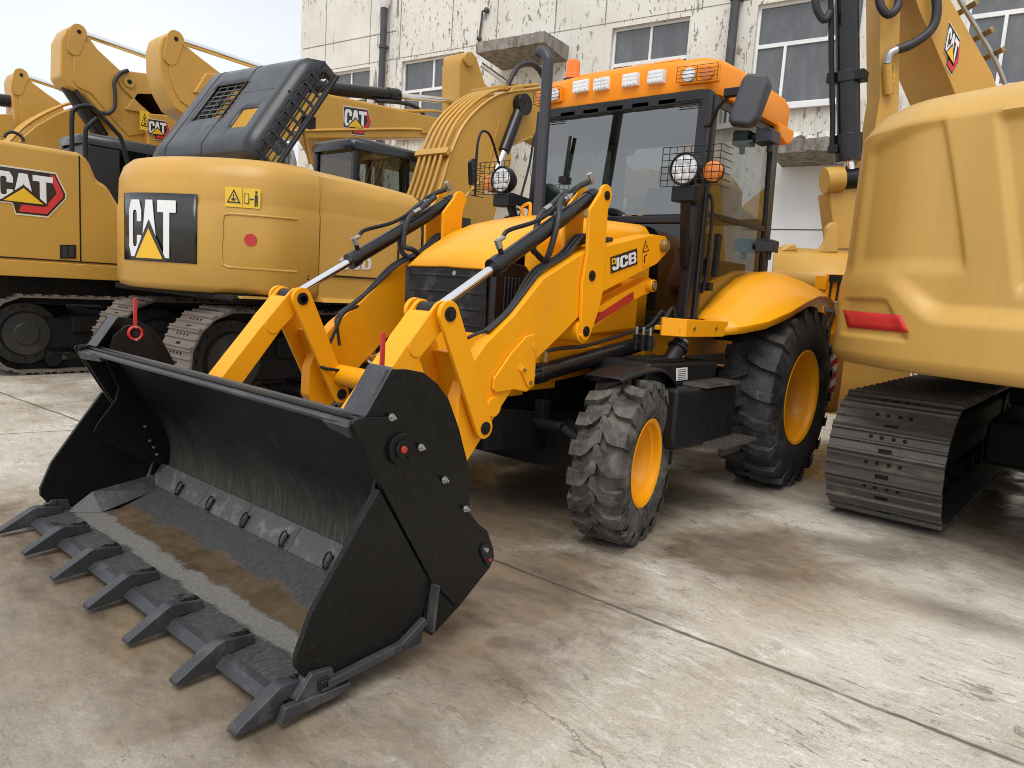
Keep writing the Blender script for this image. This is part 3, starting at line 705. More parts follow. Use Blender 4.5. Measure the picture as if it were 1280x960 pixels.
    mb = MB(); mb.cyl(A2+d2*.06+Vector((0, 0, .05)), A2+d2*.06+Vector((0, 0, .115)), .016, 10); mb.cyl(B2+d2*.13+Vector((s*.06, 0, .10)), B2+d2*.13+Vector((s*.06, 0, .16)), .014, 8); mb.disc(B2+Vector((s*.045, 0, 0)), (s, 0, 0), .04, .02, 16)
    mb.build('hose_fitting', 'zinc_gold', lc)
# steel stay bent round the far arm, cross tube
mb = MB(); mb.cyl((-.52, -1.0, .83), (.52, -1.0, .83), .062, 24); mb.build('cross_tube', 'machine_yellow', bh, bevel=.004)
mb = MB(); mb.tube(smooth_path([(-.50, -.86, 1.235), (-.49, -.97, 1.19), (-.49, -1.02, 1.10), (-.47, -1.12, .92), (-.45, -1.13, .88), (-.40, -1.02, .86), (-.36, -.98, .83)], 4), .010, 8)
mb.build('locking_stay', 'satin_black', bh)
# maker's plate on the arm beam
pO = U('x', .6575, 763.5, 342); pR = U('x', .6575, 796.5, 330); pT = U('x', .6575, 763, 321.5)
ux = (pR-pO)/3.05; uy = (pT-pO)/1.3
decal('maker_plate', pO, ux, uy, [(0, [(0, 0), (3.05, 0), (3.05, 1.3), (0, 1.3)], 0), (1, ltr(J_, .14, 1, .92, .17, .0), 1), (1, ltr(C_, 1.02, .98, .92, .17), 1), (1, ltr(B_, 2.00, .98, .92, .17), 1), (0, ltr(B1_, 2.00, .98, .92, .17), 2), (0, ltr(B2_, 2.00, .98, .92, .17), 2), (2, [(.10, .68), (.50, .68), (.50, 1.14), (.10, 1.14)], 2), (0, [(.18, .80), (.36, .80), (.36, 1.02), (.18, 1.02)], 3)], ['logo_black', 'white_paint', 'logo_yellow'], bh, (1, 0, 0), .0015)
O = U('x', .6575, 803, 316); a = U('x', .6575, 811, 313.5); b = U('x', .6575, 803, 301)
decal('warning_sticker', O, a-O, b-O, [(0, [(0, 0), (1, 0), (.5, 1)], 0), (1, [(.16, .08), (.84, .08), (.5, .82)], 1), (0, [(.46, .2), (.56, .2), (.56, .55), (.46, .55)], 2), (1, [(0, -1.2), (1, -1.2), (1, -.1), (0, -.1)], 0), (0, [(.2, -.9), (.36, -.9), (.36, -.4), (.2, -.4)], 1), (0, [(.2, -.4), (.7, -.3), (.7, -.2), (.2, -.3)], 1)], ['logo_black', 'machine_yellow'], bh, (1, 0, 0), .0012)

# ---- six-in-one bucket
prof = [(-2.115, .935), (-2.06, .925), (-1.985, .85), (-1.90, .73), (-1.83, .625), (-1.76, .518), (-1.71, .381), (-1.716, .264), (-1.735, .235)]
sm = smooth_path([(0, y, z) for y, z in prof], 4)
mb = MB(); XB = 1.150
vs = [(x, p.y, p.z) for p in sm for x in [-XB+2*XB*k/24 for k in range(25)]]
fs = [[i*25+j, i*25+j+1, (i+1)*25+j+1, (i+1)*25+j] for i in range(len(sm)-1) for j in range(24)]
mb.add(vs, fs)
bk = mb.build('bucket', 'bucket_inside', bh, smooth=60, solid=-.016)
mb = MB(); mb.px(-XB, XB, [(-2.135, .928), (-2.07, .955), (-2.06, .947), (-2.07, .925), (-2.128, .912)])
mb.build('top_lip', 'bucket_worn', bk, bevel=.004)
mb = MB(); mb.px(-XB, XB, [(-1.725, .262), (-1.800, .160), (-1.79, .140), (-1.71, .245)])
for k in range(5): mb.px(-1.0+.42*k, -.99+.42*k, [(-1.735, .258), (-1.803, .165), (-1.80, .155), (-1.73, .250)])
wp = mb.build('wear_plate', 'dusty_steel', bk, bevel=.004)
for k in range(6):
    x = -.80+.34*k
    mb = MB(); c0 = Vector((x, -1.782, .186)); mb.bar(c0+Vector((0, -.016, -.022)), c0+Vector((0, .020, .028)), .012, .018)
    vs = []; ring = [c0+Vector((.022*math.cos(t), .020*math.sin(t)*.75-.012, .034*math.sin(t)+.016)) for t in [2*math.pi*i/12 for i in range(13)]]
    mb.tube(ring, .0045, 6)
    h_ = mb.build('lug_ring', 'satin_black', bk)
mb = MB()
mb.px(-1.14, 1.14, [(-1.72, .215), (-1.800, .150), (-2.0, .070), (-2.24, .062), (-2.24, .042), (-2.0, .045), (-1.79, .115), (-1.70, .19)])
fl = mb.build('clam_floor', 'bucket_floor', bk, smooth=20)
mb = MB(); mb.px(-1.16, 1.16, [(-2.225, .078), (-2.375, .066), (-2.405, .036), (-2.40, .026), (-2.225, .040)])
mb.build('cutting_edge', 'bucket_floor', bk, bevel=.003)
mb = MB(); mb.px(-1.16, 1.16, [(-2.352, .0725), (-2.380, .0695), (-2.408, .040), (-2.402, .030), (-2.385, .030)])
mb.build('edge_bevel', 'bucket_worn', bk, bevel=.002)
tooth0 = None
for i in range(7):
    x = -1.14+.38*i
    if i == 0:
        mb = MB(); prf = [(-2.545, .020), (-2.542, .036), (-2.40, .118), (-2.375, .126), (-2.262, .112), (-2.255, .074), (-2.38, .070), (-2.40, .030)]
        mb.px(x-.026, x+.026, prf)
        mb.mi = 1; mb.box((x, -2.305, .118), (.026, .075, .008))
        for q in (-.020, .020): mb.disc((x, -2.305+q, .117), (0, 0, 1), .010, .012, 6)
        tooth0 = mb.build('tooth', ['bucket_worn', 'satin_black'], bk, bevel=.004)
    else: dup(tooth0, bk, (x+1.14, 0, 0))
for s in (1, -1):
    XS = 1.175; z_ = s
    rearP = UX(XS, [(440.6, 531), (443, 526), (456, 521.5), (488.8, 462), (509.4, 461.7), (530, 465.8), (547, 479.5), (561, 498.4), (574, 535), (583, 571), (587, 600), (587, 640), (610, 670), (617, 687), (617.5, 697), (612, 710), (572.5, 760), (540, 795), (527, 787), (530, 770), (540, 729), (475, 605)])
    overP = UX(XS+.012, [(440.6, 531), (443, 526), (456, 521.5), (489, 521), (521, 560), (581, 643), (609, 663), (617, 687), (617.5, 697), (612, 710), (572.5, 760), (540, 728), (475, 605)])
    clamP = UX(XS+.006, [(475, 612), (540, 731), (527, 772), (497, 806), (391, 858), (371, 836), (371, 822), (390.8, 766.6), (437, 681)])
    mb = MB(); mb.px(s*(XS-.022), s*XS, rearP); sp_ = mb.build('side_plate', 'bucket_black', bk, bevel=.003)
    mb = MB(); mb.px(s*(XS+.001), s*(XS+.013), overP); mb.build('wear_cheek', 'bucket_black', sp_, bevel=.003)
    mb = MB(); mb.px(s*(XS-.020), s*(XS+.004), clamP); cl = mb.build('clam_cheek', 'bucket_black', bk, bevel=.003)
    mb = MB()
    e = [U('x', XS, *q) for q in ((395, 858), (497, 806), (527, 774))]
    e = [Vector((s*(XS+.018), p.y, max(p.z, .03)+.004)) for p in e]
    for p, q in zip(e, e[1:]): mb.bar(p, q, .028, .030)
    p = U('x', XS, 540, 728); q = U('x', XS, 533, 790)
    mb.bar((s*(XS+.016), p.y, p.z), (s*(XS+.016), q.y, q.z+.01), .012, .05, (1, 0, 0))
    mb.build('skid_rail', 'bucket_worn', cl, bevel=.004)
    mb = MB(); mb.px(s*(XS-.03), s*(XS+.024), [(-2.36, .075), (-2.30, .145), (-2.22, .135), (-2.20, .06), (-2.34, .05)]); mb.px(s*(XS+.005), s*(XS+.034), [(-2.42, .024), (-2.16, .035), (-2.15, .062), (-2.40, .075)]); mb.mi = 1; mb.box((s*(XS+.026), -2.26, .10), (.012, .040, .040)); mb.box((s*(XS+.032), -2.26, .10), (.010, .022, .022))
    mb.build('corner_adapter', ['bucket_worn', 'satin_black'], cl, bevel=.006)
    mb = MB()
    for q in ((489.4, 521.5), (525.9, 559.3), (555.4, 599.9), (581.9, 636)):
        p = U('x', XS+.013, *q); mb.disc((s*(XS+.012), p.y, p.z), (s, 0, 0), .013, .004, 16); mb.disc((s*(XS+.014), p.y, p.z), (s, 0, 0), .009, .012, 6); mb.cyl((s*(XS+.02), p.y, p.z), (s*(XS+.036), p.y, p.z), .004, 8)
    mb.build('bolt', 'steel_grey', sp_)
    p = U('x', XS+.013, 499, 560.3); c0 = (s*(XS+.013), p.y, p.z)
    mb = MB(); mb.disc(c0, (s, 0, 0), .055, .016, 28); mb.disc(c0, (s, 0, 0), .032, .024, 24)
    for k in range(4): g = R(45+90*k); mb.disc((c0[0], c0[1]+.043*math.cos(g), c0[2]+.043*math.sin(g)), (s, 0, 0), .006, .021, 8)
    mb.mi = 1; mb.disc(c0, (s, 0, 0), .013, .030, 12)
    mb.build('pivot_boss', ['bucket_black', 'dull_red'], sp_, bevel=.003)
    a = U('x', XS+.013, 604, 686); b = U('x', XS+.013, 610, 699)
    mb = MB(); mb.px(s*(XS+.014), s*(XS+.022), capsule((a.y, a.z), (b.y, b.z), .022, .022)); mb.mi = 1; mb.disc((s*(XS+.022), a.y, a.z), (s, 0, 0), .009, .014, 6); mb.mi = 2; mb.disc((s*(XS+.022), b.y, b.z), (s, 0, 0), .007, .006, 10)
    mb.build('keeper_plate', ['satin_black', 'steel_grey', 'dull_red'], sp_)
    # front flange of the hump
    t0 = U('x', XS, 488.8, 462); t1 = U('x', XS, 456, 521.5); fx = .125
    mb = MB(); o_ = Vector((0, .010, .006))
    mb.prism([(s*(XS-fx), t0.y, t0.z), (s*XS, t0.y, t0.z), (s*XS, t1.y, t1.z), (s*(XS-fx), t1.y, t1.z)], (0, .012, .008))
    mb.build('hump_flange', 'bucket_worn', sp_, bevel=.003)
    # inner cheek
    inn = UX(-1.10, [(128, 440), (133, 455), (147, 485), (143, 500), (120, 530), (116, 540), (122, 548)])+[(-2.0, .40), (-1.86, .30), (-1.70, .26), (-1.68, .36), (-1.69, .56), (-1.70, .80), (-1.80, .95), (-1.92, .98)]
    mb = MB(); mb.px(s*1.085, s*1.10, inn); mb.build('inner_cheek', 'bucket_black', bk, bevel=.003)
    mb = MB(); mb.px(s*1.03, s*1.048, [(-2.05, .95), (-1.80, .75), (-1.80, .95), (-1.86, 1.04), (-1.92, 1.075), (-1.97, 1.07), (-2.03, 1.02)])
    brk = mb.build('hump_bracket', 'bucket_black', bk, bevel=.003)
    mb = MB(); c0 = Vector((s*1.025, -1.925, 1.03)); mb.mi = 0
    mb.tube([c0+Vector((0, .034*math.cos(t), .034*math.sin(t))) for t in [2*math.pi*k/20 for k in range(21)]], .009, 8)
    mb.bar(c0+Vector((0, 0, .04)), c0+Vector((0, .0, .19)), .010, .018, (0, 1, 0))
    lv = mb.build('red_lever', 'red_paint', brk, bevel=.002)
    mb = MB(); mb.disc(c0+Vector((s*.01, 0, 0)), (-s, 0, 0), .018, .016, 16); mb.build('lever_pin', 'satin_black', lv)
    mb = MB(); [mb.disc(c0+Vector((-s*.004, 0, q)), (-s, 0, 0), .007, .010, 6) for q in (.034, -.034)]; mb.build('bolt', 'steel_grey', lv)
    # wedge under the lip end and corner fillet
    mb = MB(); mb.prism([(s*1.15, -2.165, .925), (s*.96, -2.13, .915), (s*.99, -2.11, .885), (s*1.15, -2.15, .885)], (0, .05, .012)); mb.build('lip_wedge', 'bucket_worn', bk, bevel=.003)
    mb = MB(); mb.add([(s*1.15, -2.23, .066), (s*1.15, -2.10, .155), (s*1.03, -2.10, .068), (s*1.15, -1.78, .20), (s*1.03, -1.80, .145), (s*1.15, -2.10, .05), (s*1.15, -1.78, .05)], [[0, 2, 1], [1, 2, 4, 3], [0, 1, 3, 6, 5], [0, 5, 2], [2, 5, 6, 4], [3, 4, 6]])
    mb.build('corner_fillet', 'bucket_worn', bk, smooth=10)
mb = MB()
for k in range(4):
    p = U('x', -1.08, *((181, 533), (187, 551), (192, 559), (196, 568))[k]); mb.disc((-1.084, p.y, p.z), (1, 0, 0), .008, .008, 6)
mb.build('bolt', 'steel_grey', bk)

# ---- cab
mb = MB()
def pil(p0, p1, w, h): mb.bar(p0, p1, w, h, (0, 1, 0))
for s in (1, -1):
    mb.bar((s*.700, .955, 1.20), (s*.690, 1.02, 2.78), .075, .085, (0, 1, 0))
    mb.bar((s*.735, 1.055, 1.24), (s*.722, 1.075, 2.76), .035, .060, (0, 1, 0))
    mb.bar((s*.705, 2.215, 1.40), (s*.695, 2.16, 2.78), .07, .13, (0, 1, 0))
    mb.bar((s*.69, .99, 2.74), (s*.69, 2.2, 2.74), .05, .08)
    mb.px(s*.675, s*.715, [(.95, 1.16), (1.60, 1.16), (2.26, 1.42), (2.26, 1.60), (2.19, 1.60), (1.60, 1.275), (.95, 1.275)])
mb.box((0, .955, 1.935), (1.36, .05, .055)); mb.box((0, .965, 1.22), (1.36, .06, .10)); mb.box((0, 1.0, 2.745), (1.36, .06, .08))
mb.box((0, 2.2, 1.45), (1.34, .06, .10)); mb.box((0, 2.17, 2.74), (1.34, .06, .08)); mb.box((0, 2.2, 2.05), (1.34, .04, .05))
mb.box((0, 1.6, 1.18), (1.36, 1.3, .06)); mb.box((0, 2.24, 1.28), (1.34, .06, .40))
cab = mb.build('cab', 'cab_black', bh, bevel=.010)
mb = MB()
mb.prism([(-.655, .945, 1.97), (.655, .945, 1.97), (.650, 1.005, 2.71), (-.650, 1.005, 2.71)], (0, .006, 0)); mb.build('windshield', 'cab_glass', cab)
mb = MB(); mb.prism([(-.655, .940, 1.27), (.655, .940, 1.27), (.655, .945, 1.905), (-.655, .945, 1.905)], (0, .006, 0)); mb.build('lower_windshield', 'dark_glass', cab)
for s in (1, -1):
    mb = MB(); mb.prism([(s*.718, 1.10, 1.28), (s*.718, 1.60, 1.28), (s*.718, 2.17, 1.60), (s*.708, 2.10, 2.70), (s*.708, 1.10, 2.70)], (s*.005, 0, 0)); dg = mb.build('side_window', 'cab_glass', cab)
    mb = MB()
    fr = [(1.09, 1.27), (1.60, 1.27), (2.18, 1.60), (2.11, 2.71)]
    for (a, b), (c_, d_) in zip(fr, fr[1:]): mb.bar((s*.722, a, b), (s*.722, c_, d_), .03, .03, (1, 0, 0))
    mb.bar((s*.724, 1.10, 1.99), (s*.722, 2.15, 1.99), .022, .04)
    mb.build('window_seal', 'gloss_black', cab, bevel=.004)
    mb = MB(); mb.box((s*.76, 1.25, 1.72), (.035, .05, .30)); mb.box((s*.745, 1.20, 1.50), (.05, .06, .06)); mb.tube(smooth_path([(s*.75, 1.10, 1.45), (s*.78, 1.08, 1.60), (s*.78, 1.08, 2.0), (s*.75, 1.09, 2.12)], 4), .012, 8); mb.build('door_handle', 'satin_black', cab, bevel=.012)
    for q in ((958, 172), (957, 308)):
        p = U('x', .80, *q); c0 = Vector((s*.80, p.y, p.z))
        mb = MB(); mb.prism([c0+Vector((s*-.06, -.06, -.05)), c0+Vector((s*.045, -.085, -.04)), c0+Vector((s*.07, -.05, -.045)), c0+Vector((s*.07, -.05, .045)), c0+Vector((s*.04, -.085, .055)), c0+Vector((s*-.06, -.06, .055))], (0, .14, 0)); mb.cyl(c0+Vector((-s*.1, .02, 0)), c0, .03, 12)
        mb.cyl(c0+Vector((s*.02, .03, -.03)), c0+Vector((s*.02, .03, -.10)), .022, 10)
        mb.build('hinge_light', 'grey_plastic', cab, bevel=.014)
    if s > 0:
        mb = MB(); mb.tube(smooth_path([(s*.70, .99, 2.55), (s*.78, .93, 2.54), (s*.84, .88, 2.62), (s*.93, .84, 2.68), (s*1.00, .82, 2.69)], 5), .014, 8); mb.box((s*.98, .82, 2.69), (.14, .05, .05)); mb.build('mirror_arm', 'satin_black', cab, bevel=.008)
        c0 = Vector((s*1.075, .82, 2.63)); rot = Euler((R(-8), R(s*8), R(s*14))).to_matrix()
        mb = MB()
        prf = [(-.10, -.12), (-.075, -.165), (.055, -.165), (.095, -.12), (.115, .10), (.085, .150), (-.055, .150), (-.085, .115)]
        mb.add([c0+rot@Vector((s*a*.80, -.05, b)) for a, b in prf]+[c0+rot@Vector((s*a, .03, b)) for a, b in prf], [list(range(8)), list(range(15, 7, -1))]+[[i, (i+1) % 8, (i+1) % 8+8, i+8] for i in range(8)])
        mi = mb.build('mirror', 'grey_plastic', cab, bevel=.022, seg=3)
        mb = MB(); mb.add([c0+rot@Vector((s*a*.9, .032, b*.9)) for a, b in prf], [list(range(8))]); mb.build('mirror_glass', 'chrome', mi)
    # head lamp on the front pillar with amber indicator and wire guard
    L0 = Vector((s*.767, .69, 2.212))
    mb = MB(); mb.lathe(L0, (0, -1, 0), [(-.075, .03), (-.07, .07), (-.02, .100), (.045, .104), (.05, .094), (.035, .092)], 32); mb.box(L0+Vector((0, .02, -.15)), (.16, .10, .09)); mb.bar(L0+Vector((-s*.02, .05, -.12)), (s*.70, .95, 2.06), .06, .07); mb.bar(L0+Vector((-s*.02, .05, -.15)), (s*.69, .93, 1.62), .05, .05, (0, 1, 0))
    hl = mb.build('head_lamp', 'satin_black', cab, bevel=.006)
    mb = MB(); mb.lathe(L0+Vector((0, -.028, 0)), (0, -1, 0), [(0, .093), (.012, .086), (.02, .05), (.021, .001)], 28)
    for k in range(7):
        g = 2*math.pi*k/6; rr = 0 if k == 6 else .055
        mb.sphere(L0+Vector((rr*math.cos(g), -.044, rr*math.sin(g))), .026, 12, (1, .55, 1))
    mb.build('lens', 'lens_white', hl)
    A0 = L0+Vector((s*.165, .03, -.012))
    mb = MB(); mb.lathe(A0, (0, -1, 0), [(-.04, .02), (-.03, .062), (.0, .066)], 20); mb.box(A0+Vector((-s*.05, .02, -.05)), (.12, .05, .03)); mb.build('indicator_housing', 'satin_black', hl)
    mb = MB(); mb.lathe(A0, (0, -1, 0), [(0, .064), (.022, .060), (.034, .035), (.036, .001)], 24); mb.build('indicator_lens', 'amber', hl)
    mb = MB(); gx0, gx1, gz0, gz1 = -.125, .265, -.115, .125
    for k in range(7):
        z = gz0+(gz1-gz0)*k/6; mb.tube([L0+Vector((s*gx0, -.10, z)), L0+Vector((s*gx1, -.09, z)), L0+Vector((s*gx1, .06, z))], .0028, 5)
    for k in range(9):
        x = gx0+(gx1-gx0)*k/8; mb.tube([L0+Vector((s*x, -.10, gz0)), L0+Vector((s*x, -.10, gz1))], .0028, 5)
    mb.build('wire_guard', 'satin_black', hl)
# roof shell
def roof_ring(z, k):
    pts = [(-.66, 1.02), (-.40, .985), (0, .97), (.40, .985), (.66, 1.02), (.735, 1.12), (.755, 1.35), (.76, 1.8), (.755, 2.25), (.72, 2.40), (.5, 2.46), (0, 2.48), (-.5, 2.46), (-.72, 2.40), (-.755, 2.25), (-.76, 1.8), (-.755, 1.35), (-.735, 1.12)]
    return [(x*k, 1.75+(y-1.75)*k, z) for x, y in pts]
lv = [roof_ring(2.77, .93), roof_ring(2.775, .99), roof_ring(2.80, 1.0), roof_ring(2.96, 1.0), roof_ring(3.0, .975), roof_ring(3.02, .90), roof_ring(3.035, .5)]
mb = MB(); n = 18
mb.add([v for r_ in lv for v in r_], [[i*n+j, i*n+(j+1) % n, (i+1)*n+(j+1) % n, (i+1)*n+j] for i in range(6) for j in range(n)]+[list(range(n))[::-1], [6*n+j for j in range(n)]])
rf = mb.build('roof', 'roof_orange', cab, smooth=50)
mb = MB()
for s in (1, -1): mb.px(s*.69, s*.768, [(2.08, 2.80), (2.14, 2.70), (2.30, 2.66), (2.42, 2.70), (2.44, 2.80)])
mb.build('roof_corner', 'roof_orange', rf, bevel=.02)
mb = MB(); mb.px(-.42, .42, [(1.02, 3.01), (1.12, 3.055), (2.2, 3.06), (2.3, 3.02)]); mb.build('roof_cap', 'roof_orange', rf, bevel=.02)
for k, (qx, qy) in enumerate(((726, 108), (752, 105), (788, 100), (820, 96))):
    c0 = U('y', .955, qx, qy); tl = R((-4, -2, 0, 2)[k]); rt = Euler((0, tl, R((4, 2, -2, -4)[k]))).to_matrix()
    mb = MB(); mb.box(c0+Vector((0, .012, 0)), (.125, .05, .088), rt)
    wl = mb.build('work_light', 'frame_white', rf, bevel=.006)
    mb = MB(); mb.box(c0+Vector((0, -.014, 0)), (.118, .006, .080), rt)
    for a in range(4):
        for b in range(3): mb.sphere(c0+rt@Vector((-.042+.028*a, -.017, -.025+.025*b)), .0125, 8, (1, .5, 1))
    mb.build('lens', 'lens_white', wl)
for s in (1, -1):
    mb = MB(); mb.box((s*.63, 1.005, 2.885), (.27, .04, .115), Euler((0, 0, R(s*7))).to_matrix()); rec = mb.build('lamp_recess', 'roof_orange', rf, bevel=.01)
    for xx, mt in ((.565, 'lens_white'), (.69, 'amber')):
        c0 = Vector((s*xx, .975 if xx < .6 else .992, 2.885)); mb = MB(); mb.lathe(c0, (0, -1, 0), [(0, .048), (.012, .044), (.020, .02), (.021, .001)], 20); mb.build('lens', mt, rec)
    mb = MB()
    for k in range(5): z = 2.835+.025*k; mb.tube([(s*.49, .945, z), (s*.77, .975, z)], .002, 5)
    for k in range(3): x = .49+.14*k; mb.tube([(s*x, .945+.015*k, 2.835), (s*x, .945+.015*k, 2.935)], .002, 5)
    mb.build('wire_guard', 'satin_black', rec)
p = U('y', 1.25, 716, 88); mb = MB(); mb.lathe((p.x, p.y, 3.03), (0, 0, 1), [(0, .075), (.04, .072), (.045, .05)], 20); bb = mb.build('beacon_base', 'satin_black', rf)
mb = MB(); mb.lathe((p.x, p.y, 3.07), (0, 0, 1), [(0, .060), (.04, .060), (.045, .056), (.09, .057), (.135, .054), (.145, .045), (.147, .001)], 24); mb.build('beacon_lens', 'beacon_orange', bb)
mb = MB()
for k in range(5): x = -.42+.21*k; mb.box((x, .985, 2.725), (.13, .03, .035))
for xx in (.58, -.58):
    for k in range(3): mb.tube([(xx-.1, .965, 2.72-.015*k), (xx+.1, .965, 2.72-.015*k)], .003, 5)
mb.build('sun_strip_block', 'cab_black', cab)
# wiper
mb = MB(); a = U('y', .955, 705, 225); b = U('y', .965, 713, 170)
mb.bar(a, b, .014, .02, (0, 1, 0)); mb.bar(a+Vector((.02, 0, 0)), b+Vector((.008, -.005, 0)), .008, .012, (0, 1, 0)); mb.box(a, (.07, .05, .05)); mb.build('wiper', 'satin_black', cab)
# inside
mb = MB(); mb.box((0, 1.65, 1.62), (.50, .50, .14)); mb.box((0, 1.92, 1.98), (.48, .13, .66), Euler((R(-8), 0, 0)).to_matrix()); mb.box((0, 1.95, 2.40), (.28, .10, .18)); mb.box((0, 1.68, 1.40), (.40, .40, .36)); mb.box((.31, 1.7, 1.80), (.08, .34, .06)); mb.box((-.31, 1.7, 1.80), (.08, .34, .06))
mb.build('seat', 'seat_grey', cab, bevel=.04, seg=3)
mb = MB(); mb.add([(.27, 1.55, 1.80), (.29, 1.95, 2.18), (.30, 1.92, 1.45), (.28, 1.40, 1.42), (.30, 1.50, 1.70)], [[0, 1, 2, 3, 4]]); mb.build('seat_cover', 'cloth_white', cab, solid=.012)
mb = MB(); c0 = Vector((0, 1.28, 1.98)); n_ = Vector((0, -.5, .86)); u_ = Vector((1, 0, 0)); v_ = n_.cross(u_)
mb.tube([c0+(u_*math.cos(t)+v_*math.sin(t))*.19 for t in [2*math.pi*k/28 for k in range(29)]], .015, 8)
mb.cyl(c0, c0-n_*.05, .04, 14); mb.cyl(c0, (0, 1.1, 1.55), .035, 12)
for k in range(3): g = R(90+120*k); mb.bar(c0-n_*.02, c0+(u_*math.cos(g)+v_*math.sin(g))*.18, .03, .012)
mb.build('steering_wheel', 'satin_black', cab)
mb = MB(); mb.box((0, 1.12, 1.66), (.56, .20, .44), Euler((R(15), 0, 0)).to_matrix()); mb.box((.52, 1.75, 1.50), (.18, .75, .42)); mb.box((-.52, 1.75, 1.50), (.18, .75, .42)); mb.cyl((.47, 1.5, 1.68), (.44, 1.42, 1.98), .018, 8); mb.sphere((.44, 1.42, 1.99), .03, 10)
mb.build('console', 'grey_plastic', cab, bevel=.03)

mb = MB(); mb.box((0, 1.65, 2.765), (1.30, 1.25, .02)); mb.build('head_lining', 'seat_grey', cab)
# ---- rear fender, side plate, tank, steps, mudguards
for s in (1, -1):
    ys = [1.10, 1.25, 1.45, 1.70, 1.95, 2.17, 2.40, 2.62, 2.80]
    zin = [1.27, 1.36, 1.475, 1.58, 1.64, 1.655, 1.63, 1.57, 1.47]
    zout = [1.225, 1.245, 1.285, 1.36, 1.44, 1.49, 1.495, 1.455, 1.39]
    xo = [.955, 1.03, 1.11, 1.165, 1.19, 1.20, 1.20, 1.19, 1.17]
    mb = MB(); rows = []
    for y, zi, zo, x in zip(ys, zin, zout, xo):
        rows += [(s*.70, y, zi), (s*(.70+(x-.70)*.30), y, zi+.012), (s*(.70+(x-.70)*.62), y-.01, zi-(zi-zo)*.28), (s*(.70+(x-.70)*.90), y-.02, zo+(zi-zo)*.25), (s*x, y-.02, zo), (s*(x-.01), y-.02, zo-.05)]
    k = len(ys); mb.add(rows, [[i*6+j, i*6+j+1, (i+1)*6+j+1, (i+1)*6+j] for i in range(k-1) for j in range(5)])
    mb.build('rear_fender', 'bonnet_yellow', bh, solid=.012, sub=0, smooth=28)
    mb = MB(); mb.prism([(s*.60, .26, 1.175), (s*.88, .26, 1.175), (s*.955, .40, 1.175), (s*.955, 1.09, 1.165), (s*.955, 1.13, 1.20), (s*.955, 1.13, 1.272), (s*.955, .40, 1.280), (s*.88, .26, 1.285), (s*.60, .26, 1.285)][0:1]+[(s*.60, .26, 1.285)], (0, 0, 0)) if False else None
    mb = MB(); mb.px(s*.935, s*.955, [(.52, 1.172), (1.06, 1.168), (1.12, 1.20), (1.12, 1.272), (.52, 1.282)]); mb.prism([(s*.955, .52, 1.172), (s*.84, .42, 1.172), (s*.84, .42, 1.284), (s*.955, .52, 1.282)], (s*-.018, .012, 0)); mb.box((s*.84, .80, 1.215), (.18, .62, .03))
    pl = mb.build('sill_plate', 'machine_yellow', bh, bevel=.004)
    mb = MB(); [mb.disc((s*.955, y, 1.225), (s, 0, 0), .013, .010, 6) for y in (.62, .93)]; mb.build('bolt', 'zinc_gold', pl)
    mb = MB(); mb.px(s*.52, s*1.07, [(.30, .50), (1.12, .47), (1.12, .845), (.26, .875), (.26, .60)])
    mb.px(s*.52, s*.93, [(.10, .86), (1.08, .84), (1.08, 1.0), (.16, 1.02)])
    tk = mb.build('fuel_tank' if s > 0 else 'tool_box', 'satin_black', bh, bevel=.025, seg=3)
    mb = MB()
    for yy, zz, xx in ((.84, .872, 1.00), (.92, .500, 1.12)):
        mb.box((s*xx, yy, zz), (.20, .50, .012)); 
        for k in range(14): mb.box((s*xx, yy-.24+.036*k, zz+.010), (.19, .007, .012))
        for k in range(3): mb.box((s*(xx-.09+.09*k), yy, zz+.010), (.008, .5, .014))
        mb.box((s*(xx-.02), yy+.1, zz-.05), (.02, .3, .1))
    mb.build('step', 'steel_grey' if False else 'track_steel', tk)
    if s > 0:
        a = U('x', .86, 832, 462); b = U('x', .88, 851, 428)
        mb = MB(); d_ = (b-a).normalized(); mb.cyl(a, b, .052, 20); mb.cyl(b-d_*.05, b-d_*.035, .066, 20); mb.mi = 1; mb.cyl(b, b+d_*.018, .048, 20)
        mb.build('filler_neck', ['satin_black', 'steel_grey'], tk, bevel=.004)
        p = [U('x', .935, *q) for q in ((845, 476), (859, 474.5), (859, 459), (845, 460.5))]
        mb = MB(); mb.prism(p, (.002, 0, 0)); mb.mi = 1
        for r_ in range(6):
            u_ = .08+.15*r_; mb.prism([p[0]+(p[1]-p[0])*a_+(p[3]-p[0])*b_+Vector((.0021, 0, 0)) for a_, b_ in ((.15, u_), (.85, u_), (.85, u_+.05), (.15, u_+.05))], (.001, 0, 0))
        mb.build('sticker', ['white_paint', 'grey_plastic'], tk)
        mb = MB(); mb.box((.82, .40, 1.025), (.20, .42, .02)); [mb.cyl((.80, y, 1.02), (.80, y, 1.055), .010, 8) for y in (.25, .42, .58)]; mb.build('valve_block', 'satin_black', tk)
        mb = MB()
        for k in range(3): mb.cyl((.62+.05*k, .50, 1.06), (.62+.05*k, .50, 1.16), .020, 12); mb.mi = 1; mb.cyl((.62+.05*k, .50, 1.15), (.62+.05*k, .50, 1.21), .010, 8); mb.mi = 0
        mb.build('valve_spool', ['satin_black', 'steel_grey'], tk)
    mb = MB(); gp_ = smooth_path([(0, -.24, .955), (0, -.18, .97), (0, -.08, .985), (0, .10, 1.0), (0, .24, .985), (0, .38, .90), (0, .45, .78), (0, .47, .66)], 5)
    vs = [(s*x, p.y, p.z+(0 if 0 < j < 3 else -.02)) for p in gp_ for j, x in enumerate((.74, .76, .98, 1.0))]
    mb.add(vs, [[i*4+j, i*4+j+1, i*4+j+5, i*4+j+4] for i in range(len(gp_)-1) for j in range(3)]); mb.build('mudguard', 'satin_black', bh, solid=.008, smooth=50)
